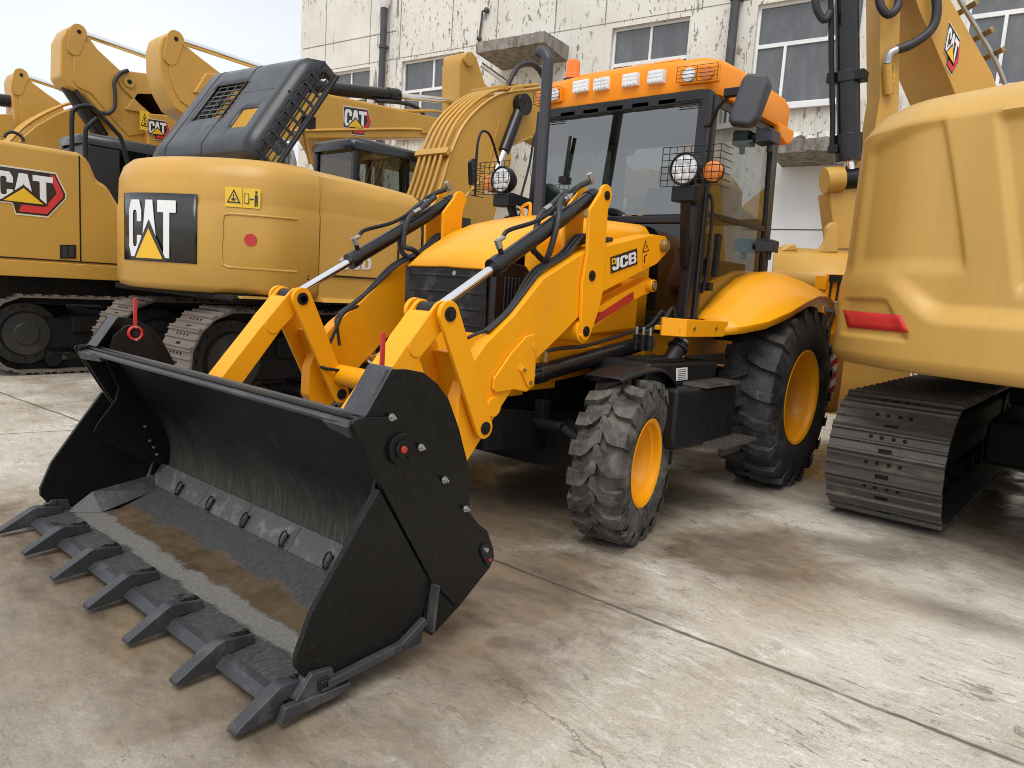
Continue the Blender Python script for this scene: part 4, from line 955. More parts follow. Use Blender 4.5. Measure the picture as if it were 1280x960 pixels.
# ---- rear frame, stabilisers, folded rear boom
mb = MB(); mb.box((0, 2.98, 1.12), (2.2, .14, .16)); mb.box((0, 2.98, .72), (2.2, .14, .16)); mb.box((-.65, 3.08, .95), (.42, .22, .85)); mb.build('rear_frame', 'machine_yellow', bh, bevel=.01)
for s in (1, -1):
    mb = MB(); mb.box((s*1.055, 3.10, 1.10), (.19, .17, 1.20)); mb.box((s*.93, 3.05, 1.62), (.10, .10, .12)); sb = mb.build('stabiliser', 'machine_yellow', bh, bevel=.006)
    mb = MB(); mb.box((s*1.10, 3.0, .88), (.10, .02, .42)); mb.build('hazard_board', 'hazard_stripes', sb)
    mb = MB(); mb.box((s*1.08, 3.02, .58), (.14, .16, .14)); mb.cyl((s*1.08, 3.0, .62), (s*1.08, 2.90, .62), .045, 16); mb.build('stabiliser_foot', 'machine_yellow', sb, bevel=.012)
    mb = MB(); mb.box((s*1.05, 3.0, 1.66), (.10, .05, .06)); mb.tube([(s*1.02, 3.0, 1.64), (s*1.02, 2.98, 1.46)], .009, 8); mb.tube([(s*1.08, 3.0, 1.64), (s*1.08, 2.98, 1.46)], .009, 8); mb.build('pipe_clamp', 'satin_black', sb)
    mb = MB(); mb.box((s*1.05, 2.985, 1.42), (.11, .06, .10)); mb.build('valve', 'steel_grey', sb, bevel=.008)
    mb = MB(); mb.tube(smooth_path([(s*1.03, 2.97, 1.38), (s*1.02, 2.95, 1.25), (s*.98, 2.96, 1.14), (s*.92, 2.99, 1.10)], 5), .014, 8); mb.tube(smooth_path([(s*1.07, 2.97, 1.38), (s*1.06, 2.94, 1.22), (s*1.0, 2.96, 1.10), (s*.94, 2.99, 1.06)], 5), .014, 8); mb.build('hydraulic_hose', 'hose_rubber', sb)
mb = MB(); mb.px(-.78, -.52, [(3.15, .80), (3.55, .80), (3.62, 1.3), (3.90, 2.2), (3.62, 3.15), (3.40, 3.18), (3.55, 2.2), (3.28, 1.4)])
rb = mb.build('rear_boom', 'machine_yellow', bh, bevel=.012)
mb = MB(); mb.px(-.76, -.54, [(3.50, 3.25), (3.75, 3.18), (4.25, 1.9), (4.30, 1.1), (4.12, 1.1), (4.02, 1.9)]); dp = mb.build('dipper', 'machine_yellow', rb, bevel=.012)
mb = MB(); mb.px(-.93, -.37, [(4.05, 1.15), (4.45, 1.15), (4.62, .80), (4.45, .42), (4.10, .36), (3.95, .55), (4.20, .60), (4.28, .85)]); mb.build('rear_bucket', 'bucket_black', rb, bevel=.01)
mb = MB(); mb.cyl((-.65, 3.45, 1.4), (-.65, 3.66, 2.6), .05, 16); mb.build('boom_cylinder', 'gloss_black', rb)

# ================================================================== EXCAVATORS
def track(parent, x0, x1, y0, y1, H, mat='track_steel', sprocket_rear=True, pitch=.19, ribs=2):
    r = H/2; L = (y1-y0)-2*r; per = 2*L+2*math.pi*r; n = int(per/pitch); W = x1-x0; xc = (x0+x1)/2
    sag = .02
    def at(sv):
        sv %= per
        if sv < L: return Vector((0, y0+r+sv, H-.035)), Vector((0, 1, 0)), Vector((0, 0, 1))
        sv -= L
        if sv < math.pi*r:
            a = math.pi/2-sv/r; return Vector((0, y1-r+(r-.035)*math.cos(a), r+(r-.035)*math.sin(a))), Vector((0, math.sin(a), -math.cos(a))), Vector((0, math.cos(a), math.sin(a)))
        sv -= math.pi*r
        if sv < L: return Vector((0, y1-r-sv, .035)), Vector((0, -1, 0)), Vector((0, 0, -1))
        sv -= L
        a = -math.pi/2-sv/r
        return Vector((0, y0+r+(r-.035)*math.cos(a), r+(r-.035)*math.sin(a))), Vector((0, math.sin(a), -math.cos(a))), Vector((0, math.cos(a), math.sin(a)))
    mb = MB(); p = per/n; rnd = random.Random(5)
    for i in range(n):
        c, t, nn = at(i*p); c = c+Vector((xc, 0, 0)); h = p*.5
        prof = [(-h*1.02, -.010), (-h*1.02, .012), (-h*.86, .034), (-h*.72, .034), (-h*.62, .010), (-h*.1, .008), (0, .024), (h*.10, .024), (h*.2, .008), (h*.70, .010), (h*.78, .030), (h*.90, .030), (h*.98, .006), (h*.98, -.010)]
        j = rnd.uniform(-.004, .004)
        mb.prism([Vector((x0+j, c.y, c.z))+t*a+nn*b for a, b in prof], (W, 0, 0))
    tr = mb.build('track', mat, parent, smooth=25)
    mb = MB()
    for i in range(n):
        c, t, nn = at(i*p); c = c+Vector((xc, 0, 0))
        for sx_ in (-.055, .055): mb.bar(c+Vector((sx_, 0, 0))-t*p*.5-nn*.05, c+Vector((sx_, 0, 0))+t*p*.5-nn*.05, .05, .08, nn)
    mb.build('track_chain', 'under_black', tr)
    mb = MB()
    for i in range(n):
        c, t, nn = at(i*p); c = c+Vector((xc, 0, 0))
        for sx_ in (-.10, .10, -.035, .035): mb.disc(c+Vector((sx_, 0, 0))+t*(p*.24)+nn*.004, nn, .013, .010, 6)
        mb.bar(c+Vector((-.04, 0, 0))-t*p*.26+nn*.009, c+Vector((.04, 0, 0))-t*p*.26+nn*.009, .036, .004, nn)
    mb.build('shoe_bolts', 'under_black', tr)['kind'] = 'stuff'
    mb = MB(); mb.box((xc, (y0+y1)/2, H*.50), (W*.50, L+.1, H*.40)); mb.box((xc, (y0+y1)/2, H*.62), (W*.62, L*.75, H*.22))
    mb.build('track_frame', 'under_black', tr, bevel=.03)
    for k, y in enumerate((y0+r, y1-r)):
        mb = MB(); mb.lathe((xc, y, r), (1, 0, 0), [(-W*.28, .02), (-W*.28, r*.50), (-W*.20, r*.56), (-W*.18, r*.76), (-W*.06, r*.80), (-.03, r-.09), (.03, r-.09), (W*.06, r*.80), (W*.18, r*.76), (W*.20, r*.56), (W*.30, r*.52), (W*.31, r*.30), (W*.34, r*.26), (W*.34, .001)], 40)
        for q in range(16):
            g = 2*math.pi*q/16; mb.disc((xc+W*.19, y+r*.66*math.cos(g), r+r*.66*math.sin(g)), (1, 0, 0), .016, .03, 6)
        mb.build('sprocket' if (k == 0) == sprocket_rear else 'idler', 'hub_steel', tr, smooth=30)
    for k in range(7):
        y = y0+r*1.6+(y1-y0-3.2*r)*k/6; mb = MB(); mb.cyl((xc-W*.30, y, .17), (xc+W*.30, y, .17), .095, 18); mb.build('roller', 'under_black', tr, bevel=.01)
    return tr

paint('hub_steel', (.022, .021, .020), .5, (.09, .08, .07), .5, 5, bump=.3, fine=.4)
def centre_frame(parent, xa, xb, yc, H):
    mb = MB(); mb.box(((xa+xb)/2, yc, H*.55), (abs(xb-xa), 1.5, H*.40)); mb.cyl(((xa+xb)/2, yc, H*.6), ((xa+xb)/2, yc, 1.13), .62, 32)
    mb.build('undercarriage', 'under_black', parent, bevel=.03)

def ring_loft(rings, cap=True):
    mb = MB(); n = len(rings[0]); k = len(rings)
    mb.add([v for r_ in rings for v in r_], [[i*n+j, i*n+(j+1) % n, (i+1)*n+(j+1) % n, (i+1)*n+j] for i in range(k-1) for j in range(n)]+([list(range(n))[::-1], [(k-1)*n+j for j in range(n)]] if cap else []))
    return mb
def inset(ring, d, c):
    out = []
    for x, y in ring:
        v = Vector((x-c[0], y-c[1])); L = v.length; v *= max(0, L-d)/L; out.append((c[0]+v.x, c[1]+v.y))
    return out
def cab_box(parent, x0, x1, y0, y1, z0, z1, slope=.10, gl='dark_glass'):
    """excavator cab: dark posts, roof and glass on every side"""
    mb = MB(); t = .09
    for x in (x0, x1):
        xi = .05 if x == x0 else -.05
        mb.bar((x, y0, z0), (x+xi, y0+.03, z1-.10), t, t, (0, 1, 0)); mb.bar((x, (y0+y1)/2+.05, z0), (x+xi, (y0+y1)/2+.05, z1-.10), t*.8, t*.8, (0, 1, 0)); mb.bar((x, y1, z0), (x+xi, y1-slope*1.6, z1-.12), t, t, (0, 1, 0))
        mb.box((x, (y0+y1)/2, z0+.04), (t, y1-y0, .08)); mb.bar((x, y0, z0+.30), (x, y1, z0+.10), .05, .05)
    for y in (y0, y1): mb.box(((x0+x1)/2, y, z0+.05), (x1-x0, t, .10))
    mb.box(((x0+x1)/2, y0, z0+.36), (x1-x0, .05, .07))
    cb = mb.build('cab', 'gloss_black', parent, bevel=.015)
    mb = MB(); rr = [(x0-.02, y0-.04), (x0-.02, y1-slope), (x0+.12, y1+.02-slope), (x1-.12, y1+.02-slope), (x1+.02, y1-slope), (x1+.02, y0-.04), (x1-.1, y0-.08), (x0+.1, y0-.08)]
    cc = ((x0+x1)/2, (y0+y1)/2)
    mb = ring_loft([[(x, y, z1-.15) for x, y in rr], [(x, y, z1-.05) for x, y in rr], [(x, y, z1-.01) for x, y in inset(rr, .04, cc)], [(x, y, z1+.02) for x, y in inset(rr, .18, cc)]])
    mb.build('cab_roof', 'gloss_black', cb, smooth=60)
    mb = MB()
    for x in (x0+.012, x1-.012): mb.add([(x, y0+.03, z0+.1), (x, y1-.03, z0+.1), (x, y1-slope*1.5, z1-.14), (x, y0+.03, z1-.14)], [[0, 1, 2, 3]])
    for y in (y0+.01, y1-.02): mb.add([(x0+.03, y, z0+.1), (x1-.03, y, z0+.1), (x1-.06, y-(0 if y < y0+.1 else slope*1.5), z1-.14), (x0+.06, y-(0 if y < y0+.1 else slope*1.5), z1-.14)], [[0, 1, 2, 3]])
    mb.build('cab_window', gl, cb)
    mb = MB(); mb.box(((x0+x1)/2, y0+.75, z0-.1), (.5, .5, .5)); mb.box(((x0+x1)/2, y0+.45, z0+.35), (.46, .16, .75)); mb.build('cab_seat', 'satin_black', cb, bevel=.05)
    return cb

# ------------------------------------------------------------------ machine with its engine hood open
ex = thing('excavator', 'ochre crawler excavator with black engine hood tipped open above a square black logo plate', 'excavator', (-4.47, 2, 0), 'crawler excavators in the yard')
offs = [(1.42, .62), (1.42, .40), (1.36, .12), (1.15, -.14), (.85, -.36), (.42, -.56), (0, -.62)]
plan = [(-4.47+a, b) for a, b in offs]+[(-4.89, -.51), (-5.30, -.285), (-5.62, -.10), (-5.83, .14), (-5.89, .40), (-5.89, .62)]
plan_s = [(p.x, p.y) for p in smooth_path([(x, y, 0) for x, y in plan], 5)]
cc = (-4.47, .9)
lv = []
for z, d in ((1.17, .10), (1.19, .03), (1.24, 0), (1.95, 0), (1.985, .012), (2.02, .012), (2.22, .02), (2.33, .06), (2.395, .13), (2.425, .24), (2.435, .5)):
    lv.append([(x, y, z) for x, y in inset(plan_s, d, cc)])
cw = ring_loft(lv).build('counterweight', 'ochre_yellow', ex, smooth=50)
def cwmap(u, z, off=0.0):
    """u = length along the curve of the counterweight, from its right front edge"""
    acc = 0
    for (xa, ya), (xb, yb) in zip(plan_s, plan_s[1:]):
        L = math.hypot(xb-xa, yb-ya)
        if u <= acc+L or (xb, yb) == plan_s[-1]:
            t = (u-acc)/L; n_ = Vector((-(yb-ya), xb-xa, 0)).normalized(); c0 = Vector((xa+(xb-xa)*t, ya+(yb-ya)*t, z))
            if n_.dot(Vector((c0.x-cc[0], c0.y-cc[1], 0))) < 0: n_ = -n_
            return c0+n_*off
        acc += L
def cwfind(x, y):
    best = None
    for k in range(0, 420):
        u = k*.01; p = cwmap(u, 0); 
        # height of the measured line of sight over this plan point
        d = ray(x, y); t = ((p.x-CP.x)*d.x+(p.y-CP.y)*d.y)/(d.x*d.x+d.y*d.y); q = CP+d*t
        e = math.hypot(q.x-p.x, q.y-p.y)
        if best is None or e < best[0]-1e-4: best = (e, u, q.z)
        elif best[0] < .03 and e > best[0]+.03: break
    return best[1], best[2]
def bent(name, items, mats, parent, fn, t=.003):
    mb = MB()
    for mi, poly, ly in items:
        pts = []
        for a, b in zip(poly, poly[1:]+poly[:1]):
            m_ = max(1, int(math.hypot(b[0]-a[0], b[1]-a[1])/.18))
            pts += [(a[0]+(b[0]-a[0])*k/m_, a[1]+(b[1]-a[1])*k/m_) for k in range(m_)]
        n_ = len(pts); v0 = [fn(a, b, t*ly) for a, b in pts]; v1 = [fn(a, b, t*(ly+1)) for a, b in pts]
        mb.mi = mi; mb.add(v0+v1, [list(range(n_)), list(range(2*n_-1, n_-1, -1))]+[[k, (k+1) % n_, (k+1) % n_+n_, k+n_] for k in range(n_)])
    return mb.build(name, mats, parent, smooth=10)
uR, zT = cwfind(247, 243); uL, _ = cwfind(156, 246); _, zB = cwfind(245, 330)
mb = MB(); nu = 24
for k in range(nu):
    pass
mb.grid(lambda u, v: cwmap(uR+(uL-uR)*u, zB+(zT-zB)*v, .008), 24, 2)
lp = mb.build('logo_plate', 'logo_black', cw, solid=.006)
u1, z1 = cwfind(163.5, 320); u2, z2 = cwfind(221.5, 251)
sc_u = (u1-u2)/2.9; sc_z = z2-z1
fn = lambda a, b, o: cwmap(u1-a*sc_u, z1+b*sc_z, .013+o)
bent('logo_letters', [(0, ltr(C_, 0), 0), (0, ltr(A_, .86), 0), (0, ltr(T_, 1.9), 0), (1, [(.36, -.05), (2.42, -.05), (1.40, .66)], 1), (2, [(.56, -.02), (2.22, -.02), (1.40, .50)], 2)], ['white_paint', 'logo_black', 'logo_yellow'], lp, fn)
def on_cw(pts): return [cwfind(*q) for q in pts]
a = cwfind(281, 258); b = cwfind(326, 236); sw = (a[0]-b[0])/2; sh = cwfind(281, 233)[1]-a[1]
W_ = [(0, [(0, 0), (2, 0), (2, 1), (0, 1)], 0), (1, [(.1, .2), (.9, .2), (.5, .9)], 1), (0, [(.22, .27), (.78, .27), (.5, .76)], 2), (1, [(.38, .32), (.62, .32), (.62, .44), (.52, .44), (.52, .66), (.46, .66), (.46, .44), (.38, .44)], 3), (1, [(.985, .04), (1.0, .04), (1.0, .96), (.985, .96)], 1), (1, [(1.1, .22), (1.36, .22), (1.36, .72), (1.1, .72)], 1), (0, [(1.13, .26), (1.33, .26), (1.33, .68), (1.13, .68)], 2), (1, [(1.40, .42), (1.64, .42), (1.64, .48), (1.40, .48)], 1), (1, [(1.68, .1), (1.75, .1), (1.77, .4), (1.79, .1), (1.86, .1), (1.86, .68), (1.68, .68)], 1), (1, [(1.71, .72), (1.83, .72), (1.83, .88), (1.71, .88)], 1)]
bent('warning_sticker', W_, ['sticker_yellow', 'logo_black'], cw, lambda p, q, o: cwmap(a[0]-p*sw, a[1]+q*sh, .004+o), .0015)
c_ = cwfind(313, 300)
bent('red_dot', [(0, [(math.cos(R(g)), math.sin(R(g))) for g in range(0, 360, 20)], 0)], ['red_paint'], cw, lambda p, q, o: cwmap(c_[0]-p*.056, c_[1]+q*.056, .003+o))
# raised edge of the panel beside the dot
pe = [(371, 340), (300, 335), (282, 332), (277, 322), (279, 275), (283, 268), (300, 268), (371, 274)]
pe2 = [(p.x, p.y) for p in smooth_path([(x, y, 0) for x, y in pe], 6)]
mb = MB(); mb.tube([cwmap(*cwfind(*q), -.004) for q in pe2], .014, 6); mb.build('panel_edge', 'ochre_yellow', cw, smooth=60)
# right side: engine doors
def side_prof(xr, zt):
    return [(xr+.10, 1.14), (xr+.01, 1.18), (xr, 1.24), (xr, 1.945), (xr-.015, 1.985), (xr-.02, 2.02), (xr-.03, 2.18), (xr-.075, zt-.08), (xr-.17, zt-.02), (xr-.4, zt), (-5.4, zt), (-5.85, zt-.1), (-5.88, 1.16), (-5.7, 1.12)]
rows = [[(x-(.0), y, z) for x, z in side_prof(-3.055, zt)] for y, zt in ((.635, 2.425), (1.1, 2.41), (1.6, 2.385), (1.945, 2.36))]
ring_loft(rows).build('engine_door', 'ochre_yellow', ex, smooth=40)
rows = [[(x, y, z) for x, z in side_prof(-3.058-.01*i, zt)] for i, (y, zt) in enumerate(((1.96, 2.355), (2.3, 2.27), (2.62, 2.12), (2.78, 1.95)))]
mb = MB(); mb.box((-3.052, 1.14, 1.402), (.02, .98, .014)); mb.box((-3.052, 1.62, 1.66), (.02, .012, .53)); mb.build('door_gap', 'under_black', ex)
fg = ring_loft(rows).build('tank_cover', 'hood_black', ex, smooth=40)
mb = MB(); p = [U('x', -3.03, *q) for q in ((543, 300), (549, 305), (571, 340), (560, 341), (541, 322))]; mb.prism(p, (.004, 0, 0)); mb.build('red_corner', 'red_tape', fg)
mb = MB(); mb.box((-4.45, 1.6, 1.14), (2.6, 3.6, .06)); mb.box((-3.30, .05, 1.14), (.35, .55, .03)); mb.build('belly_plate', 'under_black', ex, bevel=.01)
mb = MB(); mb.box((-3.22, .15, 1.155), (.28, .62, .02)); mb.build('belly_flap', 'pale_ochre', ex)
mb = MB(); mb.box((-4.45, 3.4, 1.55), (2.6, 1.3, .85)); mb.build('house', 'ochre_yellow', ex, bevel=.04)
O = U('x', -3.052, 438, 337); u_ = (U('x', -3.052, 465, 337)-O)/1.9; v_ = U('x', -3.052, 438, 322)-O
for k, (pl_, cut) in enumerate(((N3_, None), (O_, O1_), (D_, D1_))): pass
decal('model_lettering', O-u_*.93, u_, v_, [(0, ltr(N3_, 0), 0), (0, ltr(O_, .95), 0), (1, ltr(O1_, .95), 1), (0, ltr(D_, 1.9), 0), (1, ltr(D1_, 1.9), 1)], ['white_paint', 'ochre_yellow'], ex, (1, 0, 0), .002)
O = U('x', -3.052, 377, 355); warn('warning_sticker', O, (0, .13, 0), (0, 0, .13), ex, (1, 0, 0), False)
for x0 in (-5.90, -3.70):
    if x0 > -4: track(ex, -3.95, -3.35, -.52, 4.2, 1.04, 'track_rusty')
tr_ = [o for o in ex.children if o.name.startswith('track')][0]
dup(tr_, ex, (-1.64, 0, 0)); centre_frame(ex, -5.1, -3.9, 1.9, 1.0)
cab_box(ex, -5.85, -4.93, 2.45, 4.15, 1.9, 3.20)
# open hood
BL = U('y', .20, 174, 201); BR = U('y', .20, 306, 190); TL = U('x', BL.x, 264, 86); TR = U('x', BR.x, 394, 62)
hn = ((BR-BL).cross(TL-BL)).normalized(); hn = hn if hn.y > 0 else -hn
def HP(u, v, d=0.0):
    b = BL+(BR-BL)*u; t = TL+(TR-TL)*u; return b+(t-b)*v+hn*d
mb = MB(); nu, nv = 22, 16
def edge(u, v):
    e = 0
    for w_, k in ((u, 8), (1-u, 22), (v, 7), (1-v, 9)): e = max(e, 1-w_*k)
    return max(0, e)**2*.16
hole = lambda i, j: (6 <= i <= 12 and 6 <= j <= 11) or (i == 1 and 5 <= j <= 12) or (16 <= i <= 18 and 4 <= j <= 6)
mb.grid(lambda u, v: HP(u, v, edge(u, v)), nu, nv, hole)
hd = mb.build('engine_hood', 'hood_black', ex, smooth=60, solid=.012)
mb = MB()
def wall(f, nu_, hole_=None): mb.grid(f, nu_, 6, hole_)
wall(lambda u, v: HP(u, 0, edge(u, 0)+(.34-edge(u, 0))*v), 10)
wall(lambda u, v: HP(u, 1, edge(u, 1)+(.34-edge(u, 1))*v), 10)
wall(lambda u, v: HP(0, u, edge(0, u)+(.34-edge(0, u))*v), 10)
wall(lambda u, v: HP(1, u, edge(1, u)+(.34-edge(1, u))*v), 12, lambda i, j: 1 <= i <= 10 and 1 <= j <= 4)
mb.build('hood_skirt', 'hood_black', hd, smooth=60, solid=.012)
mb = MB()
for k in range(4): u = (6.75+k*1.75)/nu; mb.bar(HP(u, 6/nv, .01), HP(u, 12/nv, .01), .016, .012, hn)
for k in range(8): v = (6.3+k*.78)/nv; mb.bar(HP(6/nu, v, .012), HP(13/nu, v, .012), .018, .012, hn)
for k in range(9): v = (5+k)/nv; mb.bar(HP(1/nu, v, edge(1/nu, v)+.01), HP(2/nu, v, edge(2/nu, v)+.01), .03, .012, hn)
for k in range(9): v = (1+k*1.15)/12; mb.bar(HP(1, v, .07), HP(1, v, .30), .03, .012, (1, 0, 0))
for k in range(4): mb.bar(HP(1, 1/12, .09+.06*k), HP(1, 11/12, .09+.06*k), .02, .012, hn)
mb.build('hood_mesh', 'hood_black', hd)
mb = MB()
for u in (.20, .56): mb.tube([HP(u, v, edge(u, v)-.006) for v in [k/16 for k in range(17)]], .012, 6)
mb.tube([HP(u, .62, edge(u, .62)-.006) for u in (.58, .7, .8, .9, .98)], .008, 5)
mb.tube([HP(1.005, v, .34) for v in (0, .2, .5, .8, 1.0)], .022, 8)
mb.build('hood_rib', 'satin_black', hd, smooth=60)
mb = MB()
for q in ((.44, .55), (.76, .60)): c0 = HP(*q, -.006); mb.tube([c0+(TL-BL).normalized()*.04*math.cos(t)+(BR-BL).normalized()*.03*math.sin(t) for t in [2*math.pi*k/14 for k in range(15)]], .006, 5)
mb.build('hood_latch', 'satin_black', hd)
a = U('x', -4.2, 362, 210); mb = MB(); mb.tube([(a.x, a.y, 2.35), (a.x, a.y, 2.60), (a.x-.05, a.y, 2.70), (a.x-.22, a.y, 2.82)], .075, 16); mb.build('exhaust', 'steel_grey', ex, smooth=50)
a = U('x', -4.0, 388, 205); b = U('x', -4.0, 377, 150); mb = MB(); mb.tube([a, b], .02, 8); mb.mi = 1; mb.box(b+Vector((.05, .05, -.02)), (.10, .12, .12)); mb.build('hood_strut', ['ochre_yellow', 'satin_black'], ex)
# boom with five pipes
bt = UX(-4.1, [(540, 262), (552, 228), (562, 195), (576, 162), (593, 140), (613, 124), (633, 116), (680, 110)])
bl_ = UX(-4.1, [(690, 174), (678, 170), (659, 173), (631, 187), (609, 216), (577, 252), (560, 292)])
fwd = [(6.6, bt[-1][1]-.12), (7.8, bt[-1][1]-.75), (8.8, 3.55), (8.85, 3.25), (7.6, 3.15), (6.5, 3.55)]
mb = MB(); mb.px(-4.66, -4.1, bt+fwd+bl_)
bm = mb.build('boom', 'ochre_yellow', ex, bevel=.012)
mb = MB()
ed = bt[:]; inn_ = [(y+.03, z-.06) for y, z in ed]
mb.tube([(-4.095, y+.02, z-.02) for y, z in smooth_yz] if False else smooth_path([(-4.10, y, z) for y, z in bt], 4), .022, 6)
mb.tube(smooth_path([(-4.10, y, z) for y, z in bl_[1:]], 4), .022, 6)
q = [U('x', -4.1, *w) for w in ((612, 185), (620, 160))]
mb.bar(U('x', -4.095, 606, 222), U('x', -4.095, 624, 150), .02, .03, (1, 0, 0))
mb.build('boom_weld', 'ochre_yellow', bm, smooth=60)
for k in range(5):
    mb = MB(); x = -4.60+.105*k
    pth = smooth_path([(x, y-.05, z+.045) for y, z in bt], 4); mb.tube(pth, .024, 8)
    if k == 0: mb.tube(smooth_path([(x, bt[-1][0]-.3, bt[-1][1]+.05), (x, bt[-1][0]+.1, bt[-1][1]+.10)], 3), .024, 8)
    mb.build('boom_pipe', 'ochre_yellow', bm, smooth=60)
mb = MB(); y, z = bt[2]; mb.box((-4.38, y-.05, z+.05), (.62, .10, .07), Euler((R(60), 0, 0)).to_matrix()); y, z = bt[6]; mb.box((-4.38, y-.05, z+.06), (.62, .10, .07), Euler((R(8), 0, 0)).to_matrix()); mb.build('pipe_clamp', 'ochre_yellow', bm, bevel=.008)
mb = MB()
for k in range(3):
    x = -4.5+.14*k; p0 = U('x', x, 632, 112); mb.tube(smooth_path([p0, p0+Vector((0, .25, .38)), p0+Vector((0, .65, .50)), p0+Vector((0, 1.0, .25)), p0+Vector((0, 1.15, -.05))], 5), .035, 10)
mb.build('boom_hose', 'hose_rubber', bm, smooth=60)
mb = MB(); pa = U('x', -4.05, 652, 131); pb = U('x', -4.05, 616, 226); mb.cyl(pa+(pb-pa)*-.02, pa+(pb-pa)*.62, .085, 20); mb.disc(pa+Vector((-.06, 0, 0)), (1, 0, 0), .15, .14, 24); bc = mb.build('boom_cylinder', 'gloss_black', ex, bevel=.006)
mb = MB(); mb.cyl(pa+(pb-pa)*.6, pa+(pb-pa)*1.15, .052, 18); mb.build('rod', 'chrome', bc)
mb = MB(); mb.cyl(Vector((-4.09, pa.y, pa.z)), Vector((-4.12, pa.y, pa.z)), .26, 28); mb.build('pin_boss', 'ochre_yellow', bm, bevel=.01)
mb = MB(); mb.px(-4.55, -4.15, [(8.55, 3.75), (8.95, 3.75), (8.9, 2.6), (8.6, .9), (8.35, .9), (8.4, 2.6)]); mb.px(-4.9, -3.8, [(7.7, .15), (8.5, .0), (8.9, .5), (8.6, 1.0), (8.2, 1.1), (7.8, .6)]); mb.build('stick', 'ochre_yellow', ex, bevel=.01)
# mirror bracket and rails beside the cab front
mb = MB(); mb.tube(smooth_path([U('x', -3.4, *q) for q in ((594, 245), (596, 190), (600, 168), (606, 164), (614, 172), (624, 205))], 3), .016, 8); mb.tube(smooth_path([U('x', -3.4, *q) for q in ((650, 250), (662, 205), (668, 170), (676, 160))], 3), .016, 8)
rl = mb.build('hand_rail', 'satin_black', ex, smooth=60)
c0 = U('x', -3.4, 590, 215); mb = MB(); mb.box(c0, (.06, .22, .30), Euler((R(20), 0, R(30))).to_matrix()); mb.build('mirror', 'satin_black', ex, bevel=.03)

# ------------------------------------------------------------------ machine at the left edge
ex = thing('excavator', 'ochre crawler excavator with a large red hexagon logo, cut off by the left edge', 'excavator', (-8.3, 2, 0), 'crawler excavators in the yard')
top = UX(-6.8, [(98, 190), (105, 193), (113, 203), (122, 225), (135, 232), (150, 258)])
body = [(-2.2, 1.16), (-2.2, 2.50), (-2.05, 2.66)]+top+[(.7, 1.85), (2.6, 1.80), (2.6, 1.16)]
mb = MB(); mb.px(-9.75, -6.80, body); bd = mb.build('house', 'ochre_yellow', ex, bevel=.07, seg=4)
mb = MB(); mb.px(-6.803, -6.79, [(-2.15, 1.36), (-2.15, 1.375), (.6, 1.375), (.6, 1.36)]); mb.px(-6.803, -6.795, [(-.195, 1.37), (-.195, 2.62), (-.18, 2.62), (-.18, 1.37)]); mb.build('door_gap', 'under_black', bd)
mb = MB(); mb.px(-6.803, -6.79, UX(-6.79, [(75, 306), (95, 306), (95, 323), (75, 323)])); mb.mi = 1; mb.px(-6.79, -6.785, UX(-6.79, [(78, 308), (84, 308), (84, 321), (78, 321)])); mb.px(-6.79, -6.785, UX(-6.79, [(86, 308), (92, 308), (92, 321), (86, 321)])); mb.build('door_latch', ['logo_black', 'grey_plastic'], bd)
mb = MB(); mb.px(-6.80, -6.78, [(-2.2, 1.16), (-2.2, 1.34), (.5, 1.34), (.5, 1.16)]); mb.build('side_skirt', 'ochre_yellow', bd, bevel=.008)
tl = U('x', -6.796, 40.6, 218.5); trp = U('x', -6.796, 65.6, 218.5); tb = U('x', -6.796, 57, 255)
uy_ = trp.y-tl.y; uz = tl.z-tb.z
hexlogo('side_logo', (-6.797, tl.y-1.86*uy_, tb.z), (0, uy_, 0), (0, 0, uz), bd, (1, 0, 0))
t1 = track(ex, -7.40, -6.80, -1.22, 3.6, .96, 'track_rusty'); dup(t1, ex, (-2.4, 0, .0)); centre_frame(ex, -9.3, -7.2, 1.2, .95)
mb = MB(); mb.box((-8.3, .9, 1.03), (2.6, 4.6, .27)); mb.build('belly_plate', 'under_black', ex, bevel=.01)
cab_box(ex, -9.8, -8.88, .62, 2.3, 1.95, 3.22, .10, 'black_glass')
mb = MB(); mb.box((-8.868, .86, 2.5), (.03, .44, 1.1)); mb.box((-9.34, .60, 2.5), (.9, .03, 1.1)); mb.build('cab_panel', 'cab_black', ex, bevel=.01)
mb = MB()
for pts in (((90, 190), (90, 145), (94, 136), (101, 133), (112, 133), (120, 138), (146, 166), (152, 176), (163, 217)), ((107, 196), (107, 165), (111, 157), (121, 148))):
    mb.tube(smooth_path([U('x', -6.95, *q) for q in pts], 4), .028, 8)
mb.build('hand_rail', 'satin_black', ex, smooth=60)
# its boom
Xb = -7.9
low = UX(Xb, [(359, 173), (525, 172)]); hi = UX(Xb, [(340, 112), (397, 117), (547, 147), (562, 158), (560, 172)])
mb = MB(); mb.px(Xb-.62, Xb, [(1.9, 1.9), (2.1, 2.5), (2.6, 3.6)]+hi+low[::-1]+[(2.9, 2.6), (2.5, 1.9)])
bm = mb.build('boom', 'ochre_yellow', ex, bevel=.015)
mb = MB(); mb.tube(smooth_path([(Xb, y, z) for y, z in ((low[0][0], low[0][1]+.12), (low[1][0]-.3, low[1][1]+.10), (low[1][0]+.3, low[1][1]+.16))], 4), .03, 6); mb.px(Xb, Xb+.03, UX(Xb, [(527, 152), (546, 156), (545, 168), (526, 166)])); mb.build('boom_weld', 'ochre_yellow', bm, smooth=60)
a, b = U('x', Xb+.002, 430, 157), U('x', Xb+.002, 457, 160.5); c_ = U('x', Xb+.002, 430, 136)
hexlogo('boom_logo', a, Vector((0, (b.y-a.y)/2.86, (b.z-a.z)/2.86)), Vector((0, 0, c_.z-a.z)), bm, (1, 0, 0), .004)
